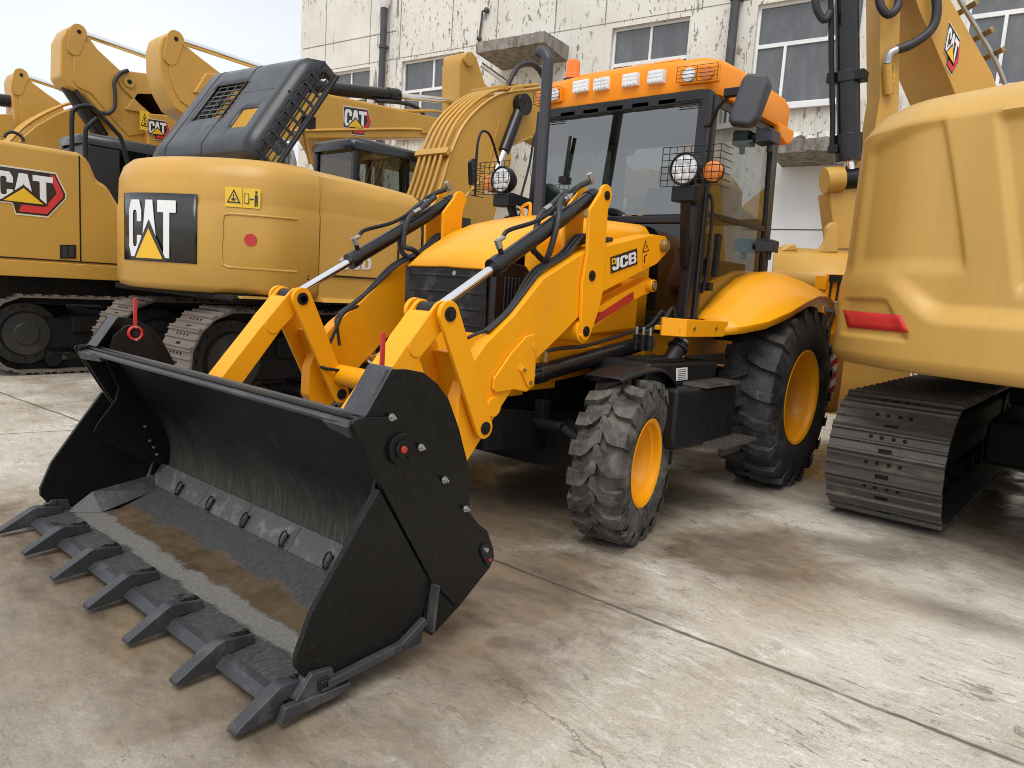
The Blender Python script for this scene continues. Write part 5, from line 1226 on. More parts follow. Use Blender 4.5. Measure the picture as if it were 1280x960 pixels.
mb = MB(); a = U('x', Xb-.3, 345, 103); b = U('x', Xb-.3, 497, 120); mb.cyl(a, b, .115, 24); mb.cyl(a+(b-a)*.90, b, .135, 24); sc_ = mb.build('stick_cylinder', 'gloss_black', ex, bevel=.01)
c_ = U('x', Xb-.3, 585, 128); mb = MB(); mb.cyl(b, c_, .06, 18); mb.build('rod', 'chrome', sc_)
mb = MB()
for k in range(2): mb.tube(smooth_path([U('x', Xb-.12-.3*k, *q) for q in ((400, 118), (440, 126), (500, 138), (545, 139), (556, 145))], 4), .03, 8)
mb.mi = 1; mb.tube(smooth_path([U('x', Xb-.2, *q) for q in ((470, 126), (500, 128), (520, 134), (530, 145))], 4), .04, 8); mb.build('boom_pipe', ['ochre_yellow', 'hose_rubber'], bm, smooth=60)
st = UX(Xb-.05, [(574, 80), (580, 66), (590, 64), (596, 72), (606, 104), (632, 132), (640, 200), (600, 330), (580, 330), (573, 180)])
mb = MB(); mb.px(Xb-.55, Xb-.05, st); sk = mb.build('stick', 'ochre_yellow', ex, bevel=.02)
p = U('x', Xb, 586, 74); mb = MB(); mb.cyl((Xb-.62, p.y, p.z), (Xb+.02, p.y, p.z), .13, 20); mb.build('stick_pin', 'ochre_yellow', sk, bevel=.01)
mb = MB(); a = U('x', Xb-.3, 600, 80); b = U('x', Xb-.3, 634, 104); mb.cyl(a, b, .06, 14); mb.build('bucket_rod', 'chrome', sk)

# ------------------------------------------------------------------ second row: three machines with folded arms
def folded(X, head, nose, rod, lab, cylinder=None, wd=.5, warnpos=None, logopos=None):
    e = thing('excavator', lab, 'excavator', (X-.3, 6, 0), 'crawler excavators in the yard')
    P_ = UX(X, head)
    mb = MB(); mb.px(X-wd, X, P_); st = mb.build('stick', 'ochre_yellow', e, bevel=.03, seg=3)
    # recessed panel edge on the stick flank
    cy, cz = sum(p[0] for p in P_)/len(P_), sum(p[1] for p in P_)/len(P_)
    mb = MB(); mb.px(X, X+.02, [(cy+(y-cy)*.74+.02, cz+(z-cz)*.74-.03) for y, z in P_]); mb.build('flank_plate', 'ochre_yellow', st, bevel=.015)
    r0_, r1_ = (U('x', X-wd/2, *q) for q in rod)
    mb = MB(); mb.cyl(r0_, r1_+(r1_-r0_)*.9, .055, 16); mb.build('stick_rod', 'chrome', e)
    p = U('x', X, *rod[0]); mb = MB(); mb.px(X, X+.03, capsule((p.y, p.z), (p.y-.08, p.z-.30), .13, .11)); mb.mi = 1; mb.disc((X+.03, p.y, p.z), (1, 0, 0), .035, .012, 10)
    q_ = U('x', X, head[-1][0], head[-1][1]); 
    mb.build('pin_plate', ['ochre_yellow', 'under_black'], st, bevel=.008)
    if nose:
        N_ = UX(X+.06, nose); mb = MB(); mb.px(X-wd-.06, X+.06, N_); bo = mb.build('boom', 'ochre_yellow', e, bevel=.02)
        n0 = N_[0]; mb = MB(); mb.disc((X+.06, N_[0][0]+.22, N_[0][1]-.02), (1, 0, 0), .10, .03, 18); mb.mi = 1; mb.disc((X+.09, N_[0][0]+.22, N_[0][1]-.02), (1, 0, 0), .04, .012, 12); mb.build('boom_pin', ['ochre_yellow', 'under_black'], bo)
    if cylinder:
        a, b = (U('x', X-wd/2, *q) for q in cylinder); mb = MB(); mb.cyl(a, b, .13, 18); mb.build('bucket_cylinder', 'gloss_black', e, bevel=.01)
    y0 = max(p[0] for p in P_)+3.0
    return e
eb = folded(-11.5, [(76, 50), (83, 36), (92, 30.5), (100, 31.5), (108, 41), (122, 61), (150, 87), (172, 110), (190, 150), (200, 185), (170, 190), (150, 169), (125, 140), (106, 118), (84, 108), (75, 95)],
       [(145, 97), (149, 91), (157, 88), (194, 93), (230, 100), (260, 120), (262, 185), (205, 158), (175, 132), (152, 109)], ((98, 40), (200, 76)), 'middle and tallest of three folded ochre excavator arms, with a thick black cylinder below it', ((84, 106), (128, 172)))
O = U('x', -11.42, 173, 162); warn('warning_sticker', O+Vector((.06, 0, 0)), (0, .17, 0), (0, 0, .34), eb, (1, 0, 0), False)
a, b = U('x', -11.35, 186, 166), U('x', -11.35, 207, 169); c_ = U('x', -11.35, 186, 151)
mb = MB(); mb.px(-11.9, -11.36, UX(-11.36, [(183, 142), (330, 150), (330, 190), (186, 185)])); bq = mb.build('boom_root', 'ochre_yellow', eb, bevel=.02)
hexlogo('boom_logo', a, Vector((0, (b.y-a.y)/2.86, (b.z-a.z)/2.86)), Vector((0, 0, c_.z-a.z)), bq, (1, 0, 0), .004)
mb = MB(); mb.tube(smooth_path([U('x', -11.40, *q) for q in ((94, 112), (105, 125), (120, 138), (134, 142), (143, 134), (144, 118), (143, 103), (150, 92), (160, 88))], 4), .035, 8); mb.build('arm_hose', 'hose_rubber', eb, smooth=60)
e2_ = folded(-8.9, [(199, 60), (203, 46), (212, 40.5), (220, 41), (228, 52), (244, 66), (280, 94), (300, 112), (300, 140), (240, 150), (219, 136), (208, 116), (200, 90)], None, ((219, 49), (330, 86)), 'folded ochre excavator arm rising directly behind the tipped black engine hood')
e3_ = folded(-14.8, [(14, 100), (17, 92), (24, 88), (31, 91), (41, 103), (58, 116), (78, 130), (85, 150), (50, 168), (19, 162), (16, 130)], None, ((26, 94), (84, 113)), 'smallest and leftmost of three folded ochre excavator arms, against the pale sky')
mb = MB(); a, b = U('x', -15.0, -10, 124), U('x', -15.0, 16, 127); mb.tube([a+(b-a)*k/20 for k in range(21)], [.13 if k % 2 else .11 for k in range(21)], 12); mb.build('bellows_hose', 'hose_rubber', e3_)
ar = [(15, 186), (30, 170), (45, 157), (70, 143), (95, 133), (125, 128), (150, 132), (180, 160), (170, 215), (20, 215)]
mb = MB(); mb.px(-13.6, -13.0, UX(-13.0, ar)); bo = mb.build('boom', 'ochre_yellow', e3_, bevel=.02)
for k in range(4):
    mb = MB(); mb.tube(smooth_path([(-13.5+.13*k, y-.06, z+.06) for y, z in UX(-13.0, ar[:7])], 4), .03, 6); mb.build('boom_pipe', 'ochre_yellow', bo, smooth=60)
mb = MB(); mb.px(-15.2, -14.4, UX(-14.4, [(-60, 145), (15, 142), (20, 175), (-60, 178)])); mb.build('boom_root', 'ochre_yellow', e3_, bevel=.02)
mb = MB(); mb.tube(smooth_path([U('x', -12.9, *q) for q in ((5, 172), (8, 167), (16, 165), (26, 170), (30, 177))], 3), .03, 8); mb.build('arm_hose', 'hose_rubber', e3_, smooth=60)
for e, X in ((eb, -11.5), (e2_, -8.9), (e3_, -14.8)):
    mb = MB(); mb.px(X-1.6, X+1.1, [(5.2, 1.1), (8.6, 1.1), (8.7, 1.9), (8.4, 2.15), (6.4, 2.15), (5.2, 1.5)]); mb.build('house', 'ochre_yellow', e, bevel=.05)
    mb = MB(); mb.px(X-.56, X+.06, [(5.2, 1.6), (5.9, 1.6), (5.6, 3.2), (5.0, 4.6), (4.3, 4.9), (2.4, 4.5), (2.2, 4.15), (4.3, 4.2), (4.9, 3.4)]); mb.build('rear_boom', 'ochre_yellow', e, bevel=.02)
    for x in (X-1.5, X+.4):
        mb = MB(); mb.px(x, x+.6, [(4.6, .1), (8.4, .1), (8.7, .5), (8.4, .92), (4.6, .92), (4.3, .5)]); mb.build('track', 'under_black', e, bevel=.05)

# ------------------------------------------------------------------ machine at the right edge
ex = thing('excavator', 'large ochre crawler excavator at the right edge with a red reflector on its bulging counterweight', 'excavator', (3.1, 3.4, 0), 'crawler excavators in the yard')
plR = [(1.46, 3.4), (1.452, 2.4), (1.457, 1.90), (1.515, 1.56), (1.66, 1.33), (1.96, 1.10), (2.35, .94), (2.75, .83), (3.1, .80)]
plR = plR+[(6.2-x, y) for x, y in plR[-2::-1]]
plRs = [(p.x, p.y) for p in smooth_path([(x, y, 0) for x, y in plR], 28)]
ccR = (3.1, 2.6)
zl = [(1.06, .16), (1.065, .08), (1.08, .035), (1.11, .01), (1.14, 0)]+[(1.14+.0125*k, .00012*k) for k in range(1, 109)]+[(2.52, .035), (2.57, .07), (2.62, .12), (2.67, .20), (2.71, .33), (2.74, .48), (2.76, .72), (2.765, 1.2)]
def ss(a, b, x): t = min(1, max(0, (x-a)/(b-a))); return t*t*(3-2*t)
def dispR(x, y, z):
    """pressed recesses of the counterweight"""
    d = 0
    if y < 2.4:
        xl = 3.1-abs(x-3.1)
        k = ss(1.84, 2.22, xl)
        za = 1.545-.205*k; zb = 1.70-.215*k
        d += (.022+.06*k)*ss(za+.01, zb-.01, z)*ss(2.4, 1.9, y)
        xr = 2.06+(2.45-z)*.26
        d += .026*ss(xr+.012, xr-.022, xl)*ss(1.60, 1.67, xl)*ss(2.53-.25*(2.0-xl)*(xl < 2.0), 2.44-.25*(2.0-xl)*(xl < 2.0), z)*ss(1.62, 1.74, z)
        xc = 2.32+(2.4-z)*.24
        d += .040*ss(xc-.005, xc+.03, xl)*ss(2.49, 2.44, z)*ss(1.50, 1.62, z)
        e = 2.02-(z-1.30)*.75
        d += .022*ss(1.56, 1.66, xl)*ss(e+.025, e-.005, xl)*ss(1.245, 1.262, z)*ss(1.485, 1.462, z)
    return d
lvR = []
for z, d in zl:
    ring = inset(plRs, d, ccR)
    rg = []
    for x, y in ring:
        v = Vector((x-ccR[0], y-ccR[1])); L = v.length; e_ = dispR(x, y, z); v *= (L-e_)/L; rg.append((ccR[0]+v.x, ccR[1]+v.y, z))
    lvR.append(rg)
cwR = ring_loft(lvR).build('counterweight', 'pale_ochre', ex, smooth=60)
mb = MB(); mb.px(1.62, 4.58, [(3.4, 1.06), (3.4, 2.45), (5.3, 2.2), (6.2, 1.9), (6.2, 1.06)]); mb.build('house', 'ochre_yellow', ex, bevel=.04)
pj = [(p, (640+F_PX*(p-CP).dot(cr)/(p-CP).dot(fw), 480-F_PX*(p-CP).dot(cu)/(p-CP).dot(fw))) for rg in lvR for p in [Vector(q) for q in rg] if p.y < 2.6]
from mathutils.bvhtree import BVHTree
me_ = cwR.data; c0 = WORLD[cwR.name]
bv = BVHTree.FromPolygons([v.co+c0 for v in me_.vertices], [list(p.vertices) for p in me_.polygons])
def hitR(x, y):
    for k in range(30):
        h = bv.ray_cast(CP, ray(x+k, y).normalized())[0]
        if h is not None: return h
cr4 = [Vector((1054, 387.5)), Vector((1126, 394)), Vector((1136, 416)), Vector((1060, 409))]
mb = MB(); nn = -(ray(1090, 400).normalized())
mb.grid(lambda u, v: hitR(*(cr4[3]*(1-u)*(1-v)+cr4[2]*u*(1-v)+cr4[0]*(1-u)*v+cr4[1]*u*v))+nn*.006, 12, 3)
mb.build('reflector', 'red_tape', cwR, solid=-.003, smooth=60)
tR = track(ex, 1.60, 2.29, 1.42, 6.0, .86, 'track_steel', True, .175); dup(tR, ex, (2.35, 0, 0)); centre_frame(ex, 2.3, 3.95, 3.7, .86)
mb = MB(); mb.box((3.1, 3.9, 1.03), (2.5, 3.6, .05)); mb.build('belly_plate', 'under_black', ex, bevel=.01)

# ------------------------------------------------------------------ machine behind it: boom, stick and bucket
ex = thing('excavator', 'ochre excavator arm with long black cylinder and lowered bucket, rising behind the right edge machine', 'excavator', (4.2, 8.2, 0), 'crawler excavators in the yard')
NV = Vector((.66, -.751, 0)); P0 = Vector((.25, 6.4, 3)); back = -NV
def UP(x, y, off=0.0):
    d = ray(x, y); q0 = P0+NV*off; return CP+d*((q0-CP).dot(NV)/d.dot(NV))
mb = MB(); mb.prism([UP(*q) for q in ((1108, -130), (1125, -60), (1150, 15), (1187, 100), (1210, 160), (1275, 190), (1240, 90), (1186, -5), (1150, -90), (1125, -140))], back*.95)
bm = mb.build('boom', 'ochre_yellow', ex, bevel=.012)
a, b = UP(1193, 78, .003), UP(1182, 60, .003)
O_p, X_p, Y_p = UP(1180.5, 62, .004), UP(1193, 83, .004), UP(1186, 33, .004)
hexlogo('boom_logo', O_p, (X_p-O_p)/2.9, Y_p-O_p, bm, NV, .004)
for k in range(4):
    mb = MB(); o_ = -.06-.13*k
    mb.tube(smooth_path([UP(x+8, y-6, o_) for x, y in ((1150, -90), (1186, -5), (1215, 45), (1240, 90), (1262, 150))], 4), .028, 8)
    mb.build('boom_pipe', 'steel_grey' if k == 0 else 'zinc_gold', bm, smooth=60)
mb = MB()
for t_ in (.25, .6, .85): 
    c0 = UP(1186, -5, -.2).lerp(UP(1240, 90, -.2), t_)+Vector((.05, 0, .06)); mb.box(c0, (.07, .48, .05), Euler((0, R(55), R(40))).to_matrix())
mb.build('pipe_clamp', 'zinc_gold', bm, bevel=.01)
mb = MB(); mb.prism([UP(*q) for q in ((1099, -60), (1128, -60), (1125, 40), (1124, 130), (1112, 250), (1090, 300), (1080, 240), (1100, 120))], back*.34)
sk = mb.build('stick', 'ochre_yellow', ex, bevel=.012)
mb = MB(); mb.tube(smooth_path([UP(1168, -20, .12), UP(1171, 15, .14), UP(1163, 38, .14), UP(1140, 55, .13), UP(1122, 62, .10)], 5), .055, 12); mb.tube(smooth_path([UP(1098, -20, .1), UP(1100, 5, .14), UP(1110, 18, .16), UP(1122, 8, .14), UP(1124, -20, .1)], 5), .05, 12); mb.tube(smooth_path([UP(1018, -20, .1), UP(1020, 8, .1), UP(1030, 25, .1), UP(1038, 15, .1)], 5), .045, 12)
mb.build('arm_hose', 'hose_rubber', ex, smooth=60)
mb = MB(); mb.tube(smooth_path([UP(1122, 62, .10), UP(1112, 68, .09), UP(1109, 80, .08)], 4), .05, 12); mb.mi = 1; mb.tube([UP(1109, 80, .07), UP(1111, 118, .05)], .055, 10); mb.build('steel_elbow', ['steel_grey', 'ochre_yellow'], sk, smooth=60)
a, b = UP(1113, 78, .003), UP(1118, 78, .003); c_ = UP(1113, 103, .003); decal('warning_sticker', c_, b-a, a-c_, [(0, [(0, 0), (1, 0), (1, 1), (0, 1)], 0), (1, [(.3, .1), (.7, .1), (.7, .3), (.3, .3)], 1), (1, [(.3, .45), (.7, .45), (.7, .85), (.3, .85)], 1)], ['sticker_yellow', 'logo_black'], sk, NV, .003)
ca, cb_ = UP(1058, -60, .05), UP(1061, 190, .05)
mb = MB(); mb.cyl(ca, cb_, .135, 28); mb.cyl(UP(1060, 168, .05), UP(1061, 202, .05), .165, 28); mb.cyl(UP(1059, 90, .05), UP(1059, 104, .05), .15, 28); bc = mb.build('bucket_cylinder', 'gloss_black', ex, bevel=.008)
mb = MB(); mb.box(UP(1059, 97, .05), (.44, .20, .12)); mb.tube(smooth_path([UP(1038, -60, .05), UP(1039, 60, .05), UP(1040, 120, .05), UP(1041, 150, .05), UP(1040, 186, .05)], 4), .035, 8); mb.box(UP(1042, 187, .05), (.12, .1, .10)); mb.build('cylinder_pipe', 'satin_black', bc, bevel=.01)
mb = MB(); mb.cyl(UP(1061, 195, .05), UP(1064, 225, .05), .06, 16); mb.build('rod', 'chrome', bc)
p = UP(1066, 222, .05); mb = MB(); mb.cyl(UP(1030, 226, .05), UP(1052, 224, .05), .16, 24); mb.mi = 1; mb.cyl(UP(1052, 224, .05), UP(1085, 222, .05), .125, 24); mb.build('linkage_pin', ['ochre_yellow', 'satin_black'], sk, bevel=.01)
mb = MB(); mb.prism([UP(*q, .06) for q in ((1036, 240), (1072, 232), (1085, 300), (1078, 312), (1045, 312))], back*.34); mb.build('bucket_link', 'ochre_yellow', sk, bevel=.02)
# bucket seen from its ribbed back
fb = lambda x, y, o=.35: UP(x, y, o)
mb = MB()
rowsb = [((968, 312), (1072, 318), .10), ((966, 322), (1072, 325), .30), ((965, 341), (1072, 343), .40), ((966, 342), (1072, 344), .43), ((966, 360), (1072, 360), .40), ((968, 362), (1072, 362), .36), ((972, 380), (1070, 380), .30), ((978, 400), (1068, 400), .12), ((985, 425), (1066, 425), .05), ((985, 470), (1066, 470), -.1), ((990, 520), (1066, 520), -.3)]
fbv = [p for l_, r_, o in rowsb for p in (UP(*l_, o), UP(r_[0]+70, r_[1]+4, o))]
kb = len(rowsb); bkv = [p+back*.9 for p in (fbv[0], fbv[1], fbv[-2], fbv[-1])]
mb.add(fbv, [[2*i, 2*i+1, 2*i+3, 2*i+2] for i in range(kb-1)])
bq = mb.build('bucket', 'ochre_yellow', ex, solid=-.04, smooth=8)
mb = MB()
for x0_ in (968, 1140):
    mb.prism([UP(x0_, 306, .10), UP(x0_, 322, .30), UP(x0_, 342, .43), UP(x0_, 380, .30), UP(x0_, 425, -.15), UP(x0_, 470, -.6), UP(x0_, 470, -1.0), UP(x0_, 330, -.8)], UP(x0_+3, 340, .3)-UP(x0_, 340, .3))
mb.build('bucket_side', 'pale_ochre', bq)
mb = MB(); mb.prism([UP(*q, .22) for q in ((1022, 316), (1032, 302), (1034, 284), (1040, 277), (1048, 280), (1048, 316))], back*.10); mb.prism([UP(*q, .22) for q in ((974, 314), (990, 304), (996, 306), (998, 314))], back*.3); mb.build('bucket_ear', 'pale_ochre', bq, bevel=.02)
mb = MB(); mb.pz(1.1, 2.35, [(3.0, 7.2), (6.2, 6.2), (7.0, 8.8), (3.8, 9.8)]); mb.build('house', 'ochre_yellow', ex, bevel=.05)
for q in (((3.0, 6.6), (6.9, 5.4)), ((3.8, 9.2), (7.7, 8.0))):
    (xa, ya), (xb, yb) = q; mb = MB(); mb.bar((xa, ya, .5), (xb, yb, .5), .6, .84); mb.build('track', 'under_black', ex, bevel=.15, seg=3)
mb = MB(); mb.bar(UP(1255, 150, -.3), Vector((3.6, 7.7, 2.2)), .6, .7); mb.build('boom_root', 'ochre_yellow', ex, bevel=.02)

# ================================================================== FACTORY BEHIND
ED = Vector((.99508, .0990, 0)).normalized(); ND = Vector((ED.y, -ED.x, 0)); FB = Vector((0, 10.3, 0)); kx = 1/ED.x
def FP(X, z, off=0.0): return Vector((X, FB.y+.0995*X, z))+ND*off
def Fu(x, y, off=0.0):
    d = ray(x, y); q0 = FB+ND*off; p = CP+d*((q0-CP).dot(ND)/d.dot(ND)); return p
fac = thing('factory_building', 'long factory with white plaster flaking off its wall and white framed windows, behind the excavators', 'building', FP(-5, 0))
def slab(mb, X0, X1, z0, z1, o0, o1):
    """block along the wall, its back face at o0 and its front face at o1"""
    mb.prism([FP(X0, z0, o0), FP(X1, z0, o0), FP(X1, z1, o0), FP(X0, z1, o0)], ND*(o1-o0))
WN = [(-14.68, -13.10, 5.05, 6.90), (-11.97, -9.95, 5.05, 6.90), (-6.02, -4.32, 5.05, 6.88), (-3.02, -1.18, 5.05, 6.88), (.36, 2.15, 5.05, 6.95), (3.6, 5.4, 5.05, 6.95)]
xs = sorted({-15.9, -12.98, -12.1, 9.0} | {v for w_ in WN for v in w_[:2]})
mb = MB()
for xa, xb in zip(xs, xs[1:]):
    win = [w_ for w_ in WN if abs(w_[0]-xa) < 1e-6]
    bare = abs(xa+12.98) < 1e-6
    mb.mi = 1 if bare else 0
    if win:
        w_ = win[0]; slab(mb, xa, xb, 0, w_[2], -.3, 0); slab(mb, xa, xb, w_[3], 11.5, -.3, 0)
    else: slab(mb, xa, xb, 0, 11.5, -.3, 0)
mb.mi = 0
A0, A1 = FP(-15.9, 0, -.3), FP(9.0, 0, -.3)
mb.prism([A0, A0+ED*.3, A0+ED*.3-ND*12, A0-ND*12], (0, 0, 11.5)); mb.prism([A1, A1-ED*.3, A1-ED*.3-ND*12, A1-ND*12], (0, 0, 11.5))
wl = mb.build('wall', ['plaster', 'plaster_bare'], fac, smooth=5)
mb = MB(); mb.prism([FP(-15.9, 11.5, .1), FP(9, 11.5, .1), FP(9, 11.5, -12.3), FP(-15.9, 11.5, -12.3)], (0, 0, .25)); mb.build('roof', 'raw_concrete', fac)
mb = MB()
for X in (-14.86, -13.14, -12.06, -10.36, -9.02, -7.43, -6.2, -4.1, -1.0): slab(mb, X-.012, X+.012, 6.95, 11.4, .0, .004)
slab(mb, -15.8, -12.2, 7.66, 7.685, 0, .004); slab(mb, -15.8, 8.9, 6.985, 7.0, 0, .004)
slab(mb, -15.8, -12.9, 4.9, 4.93, 0, .004)
mb.build('wall_joint', 'raw_concrete', wl)
mb = MB(); slab(mb, -3.0, .2, 0.0, 4.15, .0, .012); mb.build('lower_render', 'frame_white', wl)
mb = MB(); slab(mb, -2.9, .1, 2.78, 2.80, .012, .016); mb.build('wall_cable', 'pipe_dark', wl)
for k, (xa, xb, za, zb) in enumerate(WN):
    w_ = .035; zt = za+(zb-za)*.60; xm = xa+(xb-xa)*(.50 if k != 3 else .70); xl = [xa+(xb-xa)*.30, xa+(xb-xa)*.92]
    mb = MB()
    slab(mb, xa, xb, zb-.05, zb, -.16, -.09); slab(mb, xa, xb, za, za+.06, -.16, -.09); slab(mb, xa, xa+.05, za+.06, zb-.05, -.16, -.09); slab(mb, xb-.05, xb, za+.06, zb-.05, -.16, -.09)
    slab(mb, xa+.05, xb-.05, zt-w_, zt+w_, -.16, -.088); slab(mb, xm-.025, xm+.025, zt+w_, zb-.05, -.155, -.095)
    for x in xl: slab(mb, x-.025, x+.025, za+.06, zt-w_, -.15, -.085)
    wn = mb.build('window', 'frame_white', fac)
    mb = MB(); slab(mb, xa+.05, xb-.05, za+.06, zb-.05, -.135, -.125); mb.build('pane', 'window_pane', wn)
    mb = MB(); slab(mb, xa-.08, xb+.08, za-.10, za-.005, -.05, .10); mb.build('sill', 'frame_white', wn)
    mb = MB(); slab(mb, xa, xb, za-.3, zb+.3, -1.3, -1.28); mb.build('dark_room', 'under_black', wn)
def pipe(name, pts, r, mat, lab, cat, mods=True):
    mb = MB(); mb.tube(pts, r, 14)
    for k in range(4):
        p = Vector(pts[0]).lerp(Vector(pts[-1]), .12+.25*k); mb.cyl(p-Vector((0, 0, .04)), p+Vector((0, 0, .04)), r*1.25, 14); mb.box(p-ND*.06, (.22, .12, .05))
    o = mb.build(name, mat, None, smooth=50); return tag(o, lab, cat)
pipe('drainpipe', [FP(-12.52, 8.25, .14), FP(-12.52, .2, .14)], .085, 'pipe_dark', 'dark drainpipe on the bare plaster strip between the two farthest factory windows', 'drainpipe')
mb = MB(); p = FP(-12.52, 8.36, .14); mb.lathe(p, (0, 0, 1), [(-.14, .09), (-.02, .15), (.14, .17), (.14, .14)], 16); o = mb.build('drain_hopper', 'frame_white'); tag(o, 'pale funnel on top of the dark drainpipe on the factory wall', 'drain hopper')
pipe('drainpipe', [FP(-3.40, 11.0, .14), FP(-3.40, .2, .14)], .085, 'pipe_dark', 'dark drainpipe on the factory wall just above the orange cab roof', 'drainpipe')
a, b = Fu(603, 14, .06), Fu(597, 64, .06); mb = MB(); mb.tube([b, a+Vector((0, 0, -.12)), a, a+ED*.10], .025, 8); mb.sphere(a+ED*.12, .07, 10); mb.sphere(a.lerp(b, .68), .06, 10)
tag(mb.build('wall_pipe', 'pipe_dark', None, smooth=60), 'thin dark pipe with a rounded end standing on the concrete canopy', 'pipe')
# canopies
def canopy(X0, X1, z0, z1, dep, lab, rough=0):
    mb = MB(); rnd = random.Random(9); n = 26
    top = []; frt = []
    def edge(u): return dep+rnd.uniform(-rough, rough)
    rows = [[], [], [], []]
    for i in range(n+1):
        X = X0+(X1-X0)*i/n; e = edge(i); j = rnd.uniform(-rough, rough)*.8
        rows[0].append(FP(X, z1, .0)); rows[1].append(FP(X, z1+j*.6, e)); rows[2].append(FP(X, z0+j, e+rnd.uniform(-rough, rough)*.6)); rows[3].append(FP(X, z0-.1*(dep > 0), .0))
    vs = [v for r_ in rows for v in r_]; m_ = n+1
    fs = [[a*m_+i, a*m_+i+1, ((a+1) % 4)*m_+i+1, ((a+1) % 4)*m_+i] for a in range(4) for i in range(n)]+[[0, m_, 2*m_, 3*m_], [n, m_+n, 2*m_+n, 3*m_+n][::-1]]
    mb.add(vs, fs); o = mb.build('canopy', 'raw_concrete', None, smooth=20); return tag(o, lab, 'canopy', None)
p = Fu(590, 70, 1.0); p2 = Fu(672, 56, 1.0); canopy(p.x, p2.x+.05, 6.44, 6.66, 1.0, 'grey concrete canopy over the upper floor, behind the curved boom and the exhaust stack', .012)
p = Fu(982, 178, .9); canopy(p.x-.35, .6, 4.02, 4.22, .9, 'broken concrete canopy above the white lower wall beside the orange cab', .03)
rnd = random.Random(4)
for k in range(9):
    X = -2.6+.22*k+rnd.uniform(-.05, .05); s_ = rnd.uniform(.07, .15); mb = MB()
    mb.sphere(FP(X, 4.24+s_*.5, .65+rnd.uniform(-.15, .15)), s_, 7, (1.4, 1, .8)); mb.v = [v+Vector((rnd.uniform(-1, 1), rnd.uniform(-1, 1), rnd.uniform(-1, 1)))*s_*.25 for v in mb.v]
    tag(mb.build('rubble_chunk', 'plaster_bare', None, smooth=10), 'lump of broken plaster lying on the broken canopy beside the orange cab', 'rubble', 'plaster lumps on the broken canopy')
# bush by the wall
mb = MB(); rnd = random.Random(2); bc_ = U('y', 8.3, 668, 246)
bu = thing('bush', 'green leafy bush by the factory wall, seen under the curved boom', 'bush', (bc_.x, 8.3, 0))
mb = MB()
for k in range(6): mb.tube([(bc_.x+rnd.uniform(-.1, .1), 8.3+rnd.uniform(-.1, .1), 0), (bc_.x+rnd.uniform(-.5, .5), 8.3+rnd.uniform(-.3, .3), bc_.z+rnd.uniform(-.6, .2))], [.03, .008], 6)
mb.build('stem', 'bark', bu)
mb = MB()
for k in range(2200):
    t = rnd.random()*2*math.pi; ph = math.acos(rnd.uniform(-1, 1)); rr = rnd.random()**.4
    c0 = Vector((bc_.x+1.5*rr*math.sin(ph)*math.cos(t), 8.3+.7*rr*math.sin(ph)*math.sin(t), 1.6+1.35*rr*math.cos(ph)*(1+.25*math.sin(5*t))))
    e = Euler((rnd.uniform(0, 6), rnd.uniform(0, 6), rnd.uniform(0, 6))).to_matrix(); s_ = rnd.uniform(.05, .10)
    mb.add([c0+e@Vector(q)*s_ for q in ((-1, 0, 0), (0, -.45, .1), (1, 0, 0), (0, .45, .1))], [[0, 1, 2, 3]])
mb.build('foliage', 'leaf_green', bu, smooth=10)

# ================================================================== GROUND, SKY, LIGHT
mb = MB(); mb.grid(lambda u, v: (-300+600*u, -300+600*v, 0), 6, 6); g = struct(mb.build('ground', 'yard_concrete'))
w = bpy.data.worlds.new('World'); S.world = w; w.use_nodes = True; nt = w.node_tree
bgn = nt.nodes['Background']
sky = nt.nodes.new('ShaderNodeTexSky'); sky.sky_type = 'NISHITA'; sky.sun_disc = False
SUN_EL, SUN_AZ = R(58), R(25)
sky.sun_elevation = SUN_EL; sky.sun_rotation = R(180)-SUN_AZ; sky.air_density = 1.0; sky.dust_density = 4.0; sky.ozone_density = 1.0
hs = nt.nodes.new('ShaderNodeHueSaturation'); hs.inputs['Saturation'].default_value = .30
nt.links.new(sky.outputs[0], hs.inputs['Color'])
mx = nt.nodes.new('ShaderNodeMix'); mx.data_type = 'RGBA'; mx.inputs[0].default_value = .75
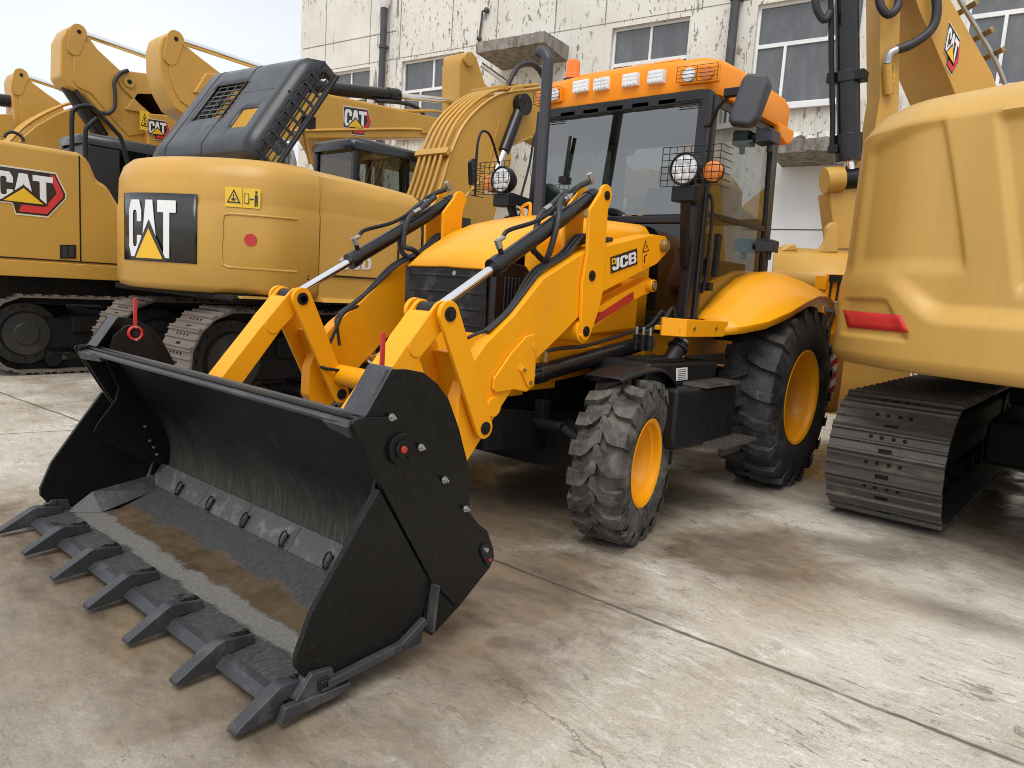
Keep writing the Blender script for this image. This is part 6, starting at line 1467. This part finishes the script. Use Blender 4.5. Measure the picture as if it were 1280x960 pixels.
nt.links.new(hs.outputs[0], [i for i in mx.inputs if i.name == 'A' and i.type == 'RGBA'][0])
[i for i in mx.inputs if i.name == 'B' and i.type == 'RGBA'][0].default_value = (8.1, 8.5, 9.0, 1)
tc = nt.nodes.new('ShaderNodeTexCoord'); cl_ = nt.nodes.new('ShaderNodeTexNoise'); cl_.inputs['Scale'].default_value = 2.2; cl_.inputs['Detail'].default_value = 6
mp = nt.nodes.new('ShaderNodeMapping'); mp.inputs['Scale'].default_value = (1, 1, 2.5); nt.links.new(tc.outputs['Generated'], mp.inputs[0]); nt.links.new(mp.outputs[0], cl_.inputs['Vector'])
mr = nt.nodes.new('ShaderNodeMapRange'); nt.links.new(cl_.outputs['Fac'], mr.inputs[0]); mr.inputs[1].default_value = .3; mr.inputs[2].default_value = .7; mr.inputs[3].default_value = .90; mr.inputs[4].default_value = 1.10
vs_ = nt.nodes.new('ShaderNodeVectorMath'); vs_.operation = 'SCALE'; nt.links.new([o for o in mx.outputs if o.type == 'RGBA'][0], vs_.inputs[0]); nt.links.new(mr.outputs[0], vs_.inputs['Scale'])
nt.links.new(vs_.outputs[0], bgn.inputs[0]); bgn.inputs[1].default_value = .10
sl = bpy.data.lights.new('sun', 'SUN'); sl.energy = 1.5; sl.angle = R(40); sl.color = (1, .965, .91)
so = bpy.data.objects.new('sun', sl); COL.objects.link(so)
sd = Vector((math.sin(SUN_AZ)*math.cos(SUN_EL), -math.cos(SUN_AZ)*math.cos(SUN_EL), math.sin(SUN_EL)))
so.rotation_euler = sd.to_track_quat('Z', 'Y').to_euler(); so.location = sd*30
S.view_settings.view_transform = 'Standard'; S.view_settings.look = 'None'; S.view_settings.exposure = .42; S.view_settings.gamma = 1
S.view_settings.use_curve_mapping = False
S.render.engine = 'CYCLES'; S.cycles.use_denoising = True; S.cycles.max_bounces = 8; S.cycles.transparent_max_bounces = 16
S.cycles.use_adaptive_sampling = True; S.cycles.adaptive_threshold = .01; S.cycles.filter_width = 1.0
